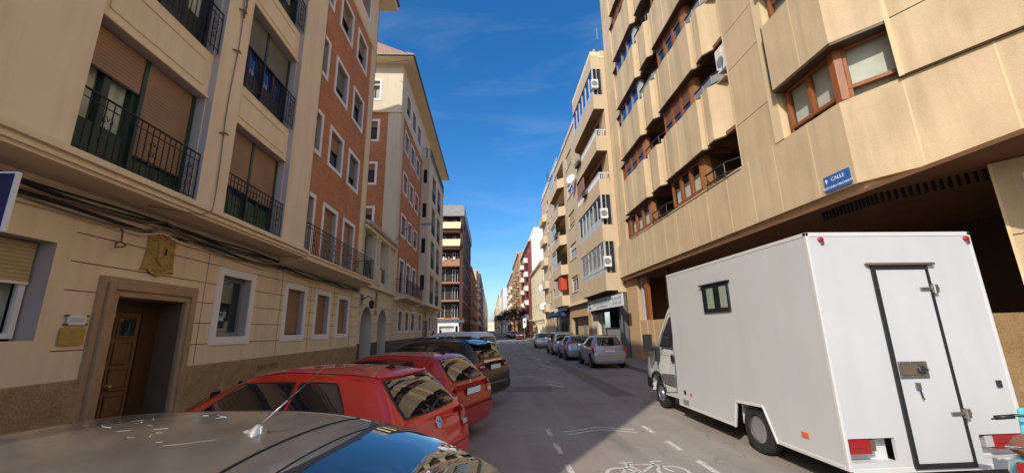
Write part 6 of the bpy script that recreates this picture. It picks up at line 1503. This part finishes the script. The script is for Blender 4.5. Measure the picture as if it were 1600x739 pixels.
# rear door
YR = Y0
d = MB(); d.box(4.82, 5.5, YR - .022, YR, .33, 2.55, 'tw'); 
door = d.build('rear_door', TK, bevel=.006)
gk = MB(); 
gk.hexa([(4.785, YR - .028, .28), (4.83, YR - .028, .28), (4.83, YR, .28), (4.785, YR, .28), (4.785, YR - .028, 2.6), (4.83, YR - .028, 2.6), (4.83, YR, 2.6), (4.785, YR, 2.6)], 'blackpl')
gk.box(5.49, 5.53, YR - .028, YR, .28, 2.6, 'blackpl'); gk.box(4.83, 5.49, YR - .028, YR, .28, .335, 'blackpl'); gk.box(4.83, 5.49, YR - .028, YR, 2.545, 2.6, 'blackpl'); gk.build('door_seal', door)
gk = MB(); gk.box(4.72, 5.62, YR - .05, YR, 2.6, 2.63, 'rust'); gk.build('rain_rail', TK, bevel=.004)
for z in (2.3, .85):
    h = MB(); h.box(5.36, 5.6, YR - .045, YR - .02, z - .018, z + .018, 'steel'); h.box(5.5, 5.58, YR - .055, YR, z - .05, z + .05, 'steel'); h.lathe([(.014, -.06), (.014, .06)], (5.52, YR - .05, z), (0, 0, 1), 'chrome', 8); h.build('hinge', door, bevel=.004)
h = MB(); h.box(4.84, 5.2, YR - .035, YR - .022, 1.25, 1.44, 'steel'); h.box(4.88, 5.05, YR - .04, YR - .035, 1.29, 1.4, 'rust'); h.lathe([(.05, 0), (.05, .02), (.03, .03)], (5.11, YR - .035, 1.345), (0, -1, 0), 'darkframe', 16); h.box(5.06, 5.17, YR - .07, YR - .06, 1.33, 1.36, 'chrome')
for x in (4.86, 5.0, 5.18):
    for z in (1.27, 1.42): h.lathe([(.01, 0), (.01, .006)], (x, YR - .035, z), (0, -1, 0), 'chrome', 8)
h.build('lock_plate', door, bevel=.003)
h = MB(); h.box(5.0, 5.06, YR - .04, YR - .022, 1.12, 1.2, 'steel'); h.tube([(5.03, YR - .045, 1.12), (5.04, YR - .05, 1.04), (5.05, YR - .05, 1.02)], .008, 'darkframe', 6); h.build('handle', door)
h = MB(); h.box(6.05, 6.11, YR - .02, YR, 1.12, 1.2, 'darkframe'); h.build('socket_cover', TK, bevel=.004)
for x0_, x1_ in ((4.07, 4.4), (5.85, 6.18)):
    l = MB(); l.box(x0_, x1_ - .08 if x0_ < 5 else x1_, YR + .0, YR + .1, .45, .6, 'red_lens'); l.box(x1_ - .08 if x0_ < 5 else x0_ - .1, x1_ if x0_ < 5 else x0_, YR + .02, YR + .1, .47, .59, 'rust' if x0_ < 5 else 'clear_lens')
    l.box(x0_, x1_ - .14, YR - .002, YR, .51, .515, 'blackpl'); l.build('taillight', TK, bevel=.006)
for x in (4.2, 6.18):
    l = MB(); l.lathe([(.035, 0), (.033, .025), (.02, .035)], (x, YR, 2.94), (0, -1, 0), 'red_lens', 14); l.box(x - .005, x + .035, YR - .02, YR, 2.88, 2.92, 'steel'); l.build('marker_light', TK, smooth=True, auto=40)
# cab
prof = [(8.92, .38), (8.92, 2.5), (9.2, 2.44), (9.42, 2.26), (9.75, 1.82), (10.02, 1.45), (10.3, 1.3), (10.62, 1.12), (10.8, .9), (10.84, .6), (10.82, .4), (10.45, .36), (10.42, .55), (10.28, .74), (10.05, .8), (9.82, .74), (9.68, .55), (9.65, .36)]
def cx(z): return max(0, (z - 1.25)) * .13
def cab_side(y, z, s):
    fy = max(0, y - 10.3) * .12
    return (5.12 + s * (1.06 - cx(z) - fy), y, z)
M['cab'] = paint_mat('cab white paint', (.62, .65, .62), rough=.4)
c = MB()
def loft(mb, poly, mat):
    n = len(poly); Lp = [cab_side(y, z, -1) for y, z in poly]; Rp = [cab_side(y, z, 1) for y, z in poly]
    mb.face(Lp, mat); mb.face(Rp, mat)
    for i in range(n): j = (i + 1) % n; mb.face([Lp[i], Lp[j], Rp[j], Rp[i]], mat)
loft(c, prof, 'cab'); c.build('cab', TK)
df = MB(); df.prism([(4.5, 8.9, 2.45), (4.5, 8.9, 2.85), (4.5, 9.05, 2.8), (4.5, 9.35, 2.38)], (1.25, 0, 0), 'cab'); df.build('roof_deflector', TK, bevel=.02)
def cpoly(mb, pts, off, mat): mb.face([Vector(cab_side(y, z, -1)) + Vector((-off, 0, off * .1)) for y, z in pts], mat)
w = MB(); cpoly(w, [(9.12, 1.44), (9.18, 2.12), (9.33, 2.1), (9.66, 1.7), (9.83, 1.42)], .004, 'blackpl'); o = w.build('side_window', TK)
w = MB(); cpoly(w, [(9.17, 1.48), (9.22, 2.07), (9.31, 2.05), (9.6, 1.68), (9.66, 1.46)], .008, 'glass_car'); w.build('pane', o)
w = MB(); w.face([(4.3, 9.47, 2.22), (5.94, 9.47, 2.22), (6.0, 10.03, 1.47), (4.24, 10.03, 1.47)], 'glass_car'); w.build('windscreen', TK)
w = MB()
def cl(pts, r, mat): w.tube([Vector(cab_side(y, z, -1)) + Vector((-.002, 0, 0)) for y, z in pts], r, mat, 4)
cl([(9.05, 2.2), (9.03, 1.4), (9.05, .5), (9.6, .42)], .006, 'dark'); cl([(9.05, 2.2), (9.38, 2.2), (9.9, 1.45), (9.95, 1.2), (9.92, .85)], .006, 'dark'); cl([(9.05, 1.3), (9.95, 1.3)], .004, 'greyframe'); w.build('door_seams', TK)
w = MB(); w.prism([Vector(cab_side(9.08, .62, -1)), Vector(cab_side(9.66, .62, -1)), Vector(cab_side(9.74, .82, -1)), Vector(cab_side(9.08, .86, -1))], (-.018, 0, 0), 'darkgrey')
n = 12; ring_ = [(10.05 + .42 * math.cos(math.pi * i / n), .42 + .4 * math.sin(math.pi * i / n)) for i in range(n + 1)]
for p, q in zip(ring_, ring_[1:]): w.tube([Vector(cab_side(*p, -1)) + Vector((-.005, 0, 0)), Vector(cab_side(*q, -1)) + Vector((-.005, 0, 0))], .035, 'blackpl', 6)
w.prism([Vector(cab_side(10.45, .4, -1)), Vector(cab_side(10.83, .4, -1)), Vector(cab_side(10.83, .66, -1)), Vector(cab_side(10.47, .62, -1))], (-.02, 0, 0), 'blackpl'); w.build('side_cladding', TK)
w = MB(); w.box(4.07, 4.1, 9.12, 9.24, 1.12, 1.27, 'blackpl'); w.build('door_handle', TK, bevel=.008)
w = MB(); w.hexa([(3.78, 9.98, 1.32), (3.98, 9.98, 1.32), (3.98, 10.12, 1.32), (3.78, 10.08, 1.32), (3.78, 9.98, 1.72), (3.98, 9.98, 1.72), (3.98, 10.12, 1.72), (3.78, 10.08, 1.72)], 'blackpl'); w.tube([(3.98, 10.02, 1.4), (4.12, 9.98, 1.3)], .03, 'blackpl', 6); w.box(4.02, 4.12, 9.9, 10.0, 1.08, 1.42, 'blackpl'); w.build('wing_mirror', TK, bevel=.015)
w = MB(); w.box(4.3, 4.6, 10.72, 10.86, .7, .9, 'clear_lens'); w.build('headlight', TK, bevel=.01)
w = MB(); w.box(4.2, 6.0, 9.0, 10.6, .5, .75, 'blackpl'); w.build('cab_floor', TK)

# ================================================================== SCOOTER
SCO = thing('scooter', (4.62, 3.45, 0), 'turquoise scooter with brown seat parked behind the truck at the right edge', 'scooter')
M['turq'] = paint_mat('turquoise paint', (.13, .55, .66)); M['seat'] = plain('brown seat leather', (.22, .07, .03), .5)
sf_ = Matrix.Translation((4.62, 3.45, 0)) @ Matrix.Rotation(rad(-60), 4, 'Z') @ Matrix.Scale(1.1, 4, (0, 0, 1))
def smb(fn, name, parent=SCO, **k):
    m = MB(); fn(m); m.v = [sf_ @ v for v in m.v]; return m.build(name, parent, **k)
def shell(m, secs, mat, n=14):
    rows = []
    for (y, z, rx, rz) in secs: rows.append([(rx * math.cos(2 * math.pi * i / n) * (1 if abs(math.cos(2 * math.pi * i / n)) < .9 else .97), y, z + rz * math.sin(2 * math.pi * i / n)) for i in range(n + 1)])
    m.grid(rows, mat); m.face(rows[0][:-1], mat); m.face(rows[-1][:-1], mat)
smb(lambda m: shell(m, [(-.35, .62, .09, .08), (-.3, .62, .15, .14), (-.1, .58, .2, .18), (.2, .55, .19, .18), (.4, .5, .14, .14)], 'turq'), 'body', smooth=True)
smb(lambda m: shell(m, [(-.36, .78, .1, .03), (-.28, .79, .14, .05), (.0, .8, .15, .055), (.3, .78, .13, .05), (.42, .75, .07, .03)], 'seat'), 'seat', smooth=True)
smb(lambda m: (m.lathe([(.045, 0), (.045, .02)], (-.0, -.36, .66), (0, -1, 0), 'red_lens', 12), m.box(-.1, .1, -.39, -.34, .62, .71, 'red_lens')), 'taillight', bevel=.01)
smb(lambda m: m.tube([(-.13, -.35, .8), (0, -.44, .82), (.13, -.35, .8)], .012, 'chrome', 8), 'grab_rail', smooth=True)
smb(lambda m: (m.prism([(-.2, .72, .35), (.2, .72, .35), (.17, .82, .95), (-.17, .82, .95)], (0, .05, 0), 'turq'), m.box(-.15, .15, .3, .75, .28, .33, 'turq')), 'leg_shield', bevel=.02)
smb(lambda m: shell(m, [(.68, .94, .05, .05), (.74, .94, .1, .09), (.84, .92, .11, .1), (.9, .92, .07, .07)], 'turq'), 'headlight_housing', smooth=True)
smb(lambda m: m.lathe([(.06, 0), (.05, .02), (.01, .03)], (0, .9, .92), (0, 1, 0), 'clear_lens', 14), 'headlight', smooth=True)
def hb(m):
    m.tube([(-.3, .62, 1.0), (-.18, .7, 1.03), (.18, .7, 1.03), (.3, .62, 1.0)], .012, 'darkframe', 8)
    for s in (-1, 1): m.tube([(s * .3, .62, 1.0), (s * .18, .69, 1.02)], .02, 'blackpl', 8); m.tube([(s * .16, .74, 1.03), (s * .24, .72, 1.0), (s * .33, .66, .98)], .007, 'blackpl', 6)
def hb2(m):
    hb(m); m.v = [v - Vector((0, 0, .13)) for v in m.v]
smb(hb2, 'handlebar', smooth=True)
for s in (1,):
    o = smb(lambda m: (m.tube([(s * .18, .7, .9), (s * .24, .72, 1.06)], .007, 'blackpl', 6), m.lathe([(.05, 0), (.055, .01), (.04, .03)], (s * .26, .7, 1.1), (0, 1, 0), 'turq', 16)), 'mirror', smooth=True)
for y, x in ((-.12, 0), (.98, 0)):
    o = smb(lambda m: m.lathe([(.15, -.05), (.23, -.05), (.24, 0), (.23, .05), (.15, .05)], (0, y, .24), (1, 0, 0), 'black_rubber', 24, cap=False), 'wheel', smooth=True, auto=40)
    smb(lambda m: m.lathe([(.15, -.03), (.05, -.04), (.05, .04), (.15, .03)], (0, y, .24), (1, 0, 0), 'rim', 20), 'rim', o, smooth=True)
smb(lambda m: (m.tube([(0, .98, .24), (0, .8, .75)], .025, 'darkframe', 8), m.box(-.06, .06, .85, 1.12, .46, .5, 'turq')), 'front_fork', bevel=.01)
smb(lambda m: m.box(-.09, .09, -.4, -.37, .42, .55, 'plate'), 'number_plate')

# ================================================================== SKY, SUN, CAMERA
SUN_AZ, SUN_EL = 34.0, 37.0
W_ = bpy.data.worlds.new('World'); SC.world = W_; W_.use_nodes = True; nt = W_.node_tree; bg = nt.nodes['Background']
sky = nt.nodes.new('ShaderNodeTexSky'); sky.sky_type = 'NISHITA'; sky.sun_disc = False; sky.sun_elevation = rad(SUN_EL); sky.sun_rotation = rad(180 + SUN_AZ)
sky.altitude = 600; sky.air_density = 1.0; sky.dust_density = 2.6; sky.ozone_density = 3.5
tc = nt.nodes.new('ShaderNodeTexCoord'); mp = nt.nodes.new('ShaderNodeMapping'); mp.inputs['Scale'].default_value = (1.2, 1.6, 5.0); mp.inputs['Rotation'].default_value = (0.1, .35, .5)
nt.links.new(tc.outputs['Generated'], mp.inputs['Vector'])
nz = nt.nodes.new('ShaderNodeTexNoise'); nz.inputs['Scale'].default_value = 1.6; nz.inputs['Detail'].default_value = 7; nz.inputs['Roughness'].default_value = .62; nz.inputs['Distortion'].default_value = .5
nt.links.new(mp.outputs[0], nz.inputs['Vector'])
cf = ramp(nt, nz.outputs['Fac'], [(0.48, (0, 0, 0)), (0.85, (.12, .12, .12))])
hs = nt.nodes.new('ShaderNodeHueSaturation'); hs.inputs['Saturation'].default_value = 1.34; hs.inputs['Value'].default_value = 1.0
nt.links.new(sky.outputs[0], hs.inputs['Color'])
cm = mix(nt, cf, hs.outputs[0], (6.0, 6.4, 7.0)); nt.links.new(cm, bg.inputs['Color']); bg.inputs['Strength'].default_value = .105
sl_ = bpy.data.lights.new('sun', 'SUN'); sl_.energy = 2.05; sl_.angle = rad(.53); sl_.color = (1, .92, .79)
so = bpy.data.objects.new('sun', sl_); COL.objects.link(so)
ld = Vector((math.sin(rad(SUN_AZ)) * math.cos(rad(SUN_EL)), math.cos(rad(SUN_AZ)) * math.cos(rad(SUN_EL)), -math.sin(rad(SUN_EL))))
so.rotation_euler = ld.to_track_quat('-Z', 'Y').to_euler(); so.location = (-20, -30, 40)
cam = bpy.data.cameras.new('camera'); co_ = bpy.data.objects.new('camera', cam); COL.objects.link(co_); SC.camera = co_
cam.sensor_fit = 'HORIZONTAL'; cam.sensor_width = 36; cam.lens = 36 * 622 / 1600; cam.clip_start = .05; cam.clip_end = 4000
Rm = Matrix(((0.9985, 0.00603, -0.05439), (-0.05159, -0.22747, -0.97242), (-0.01823, 0.97377, -0.22682)))
co_.matrix_world = Matrix.Translation((0, 0, 1.9)) @ Rm.to_4x4()
vs = SC.view_settings; vs.view_transform = 'Standard'; vs.look = 'None'; vs.exposure = 0.95; vs.gamma = 1.0; vs.use_curve_mapping = False
SC.cycles.max_bounces = 8; SC.cycles.diffuse_bounces = 5; SC.cycles.glossy_bounces = 4; SC.cycles.transparent_max_bounces = 8; SC.cycles.caustics_reflective = False; SC.cycles.caustics_refractive = False
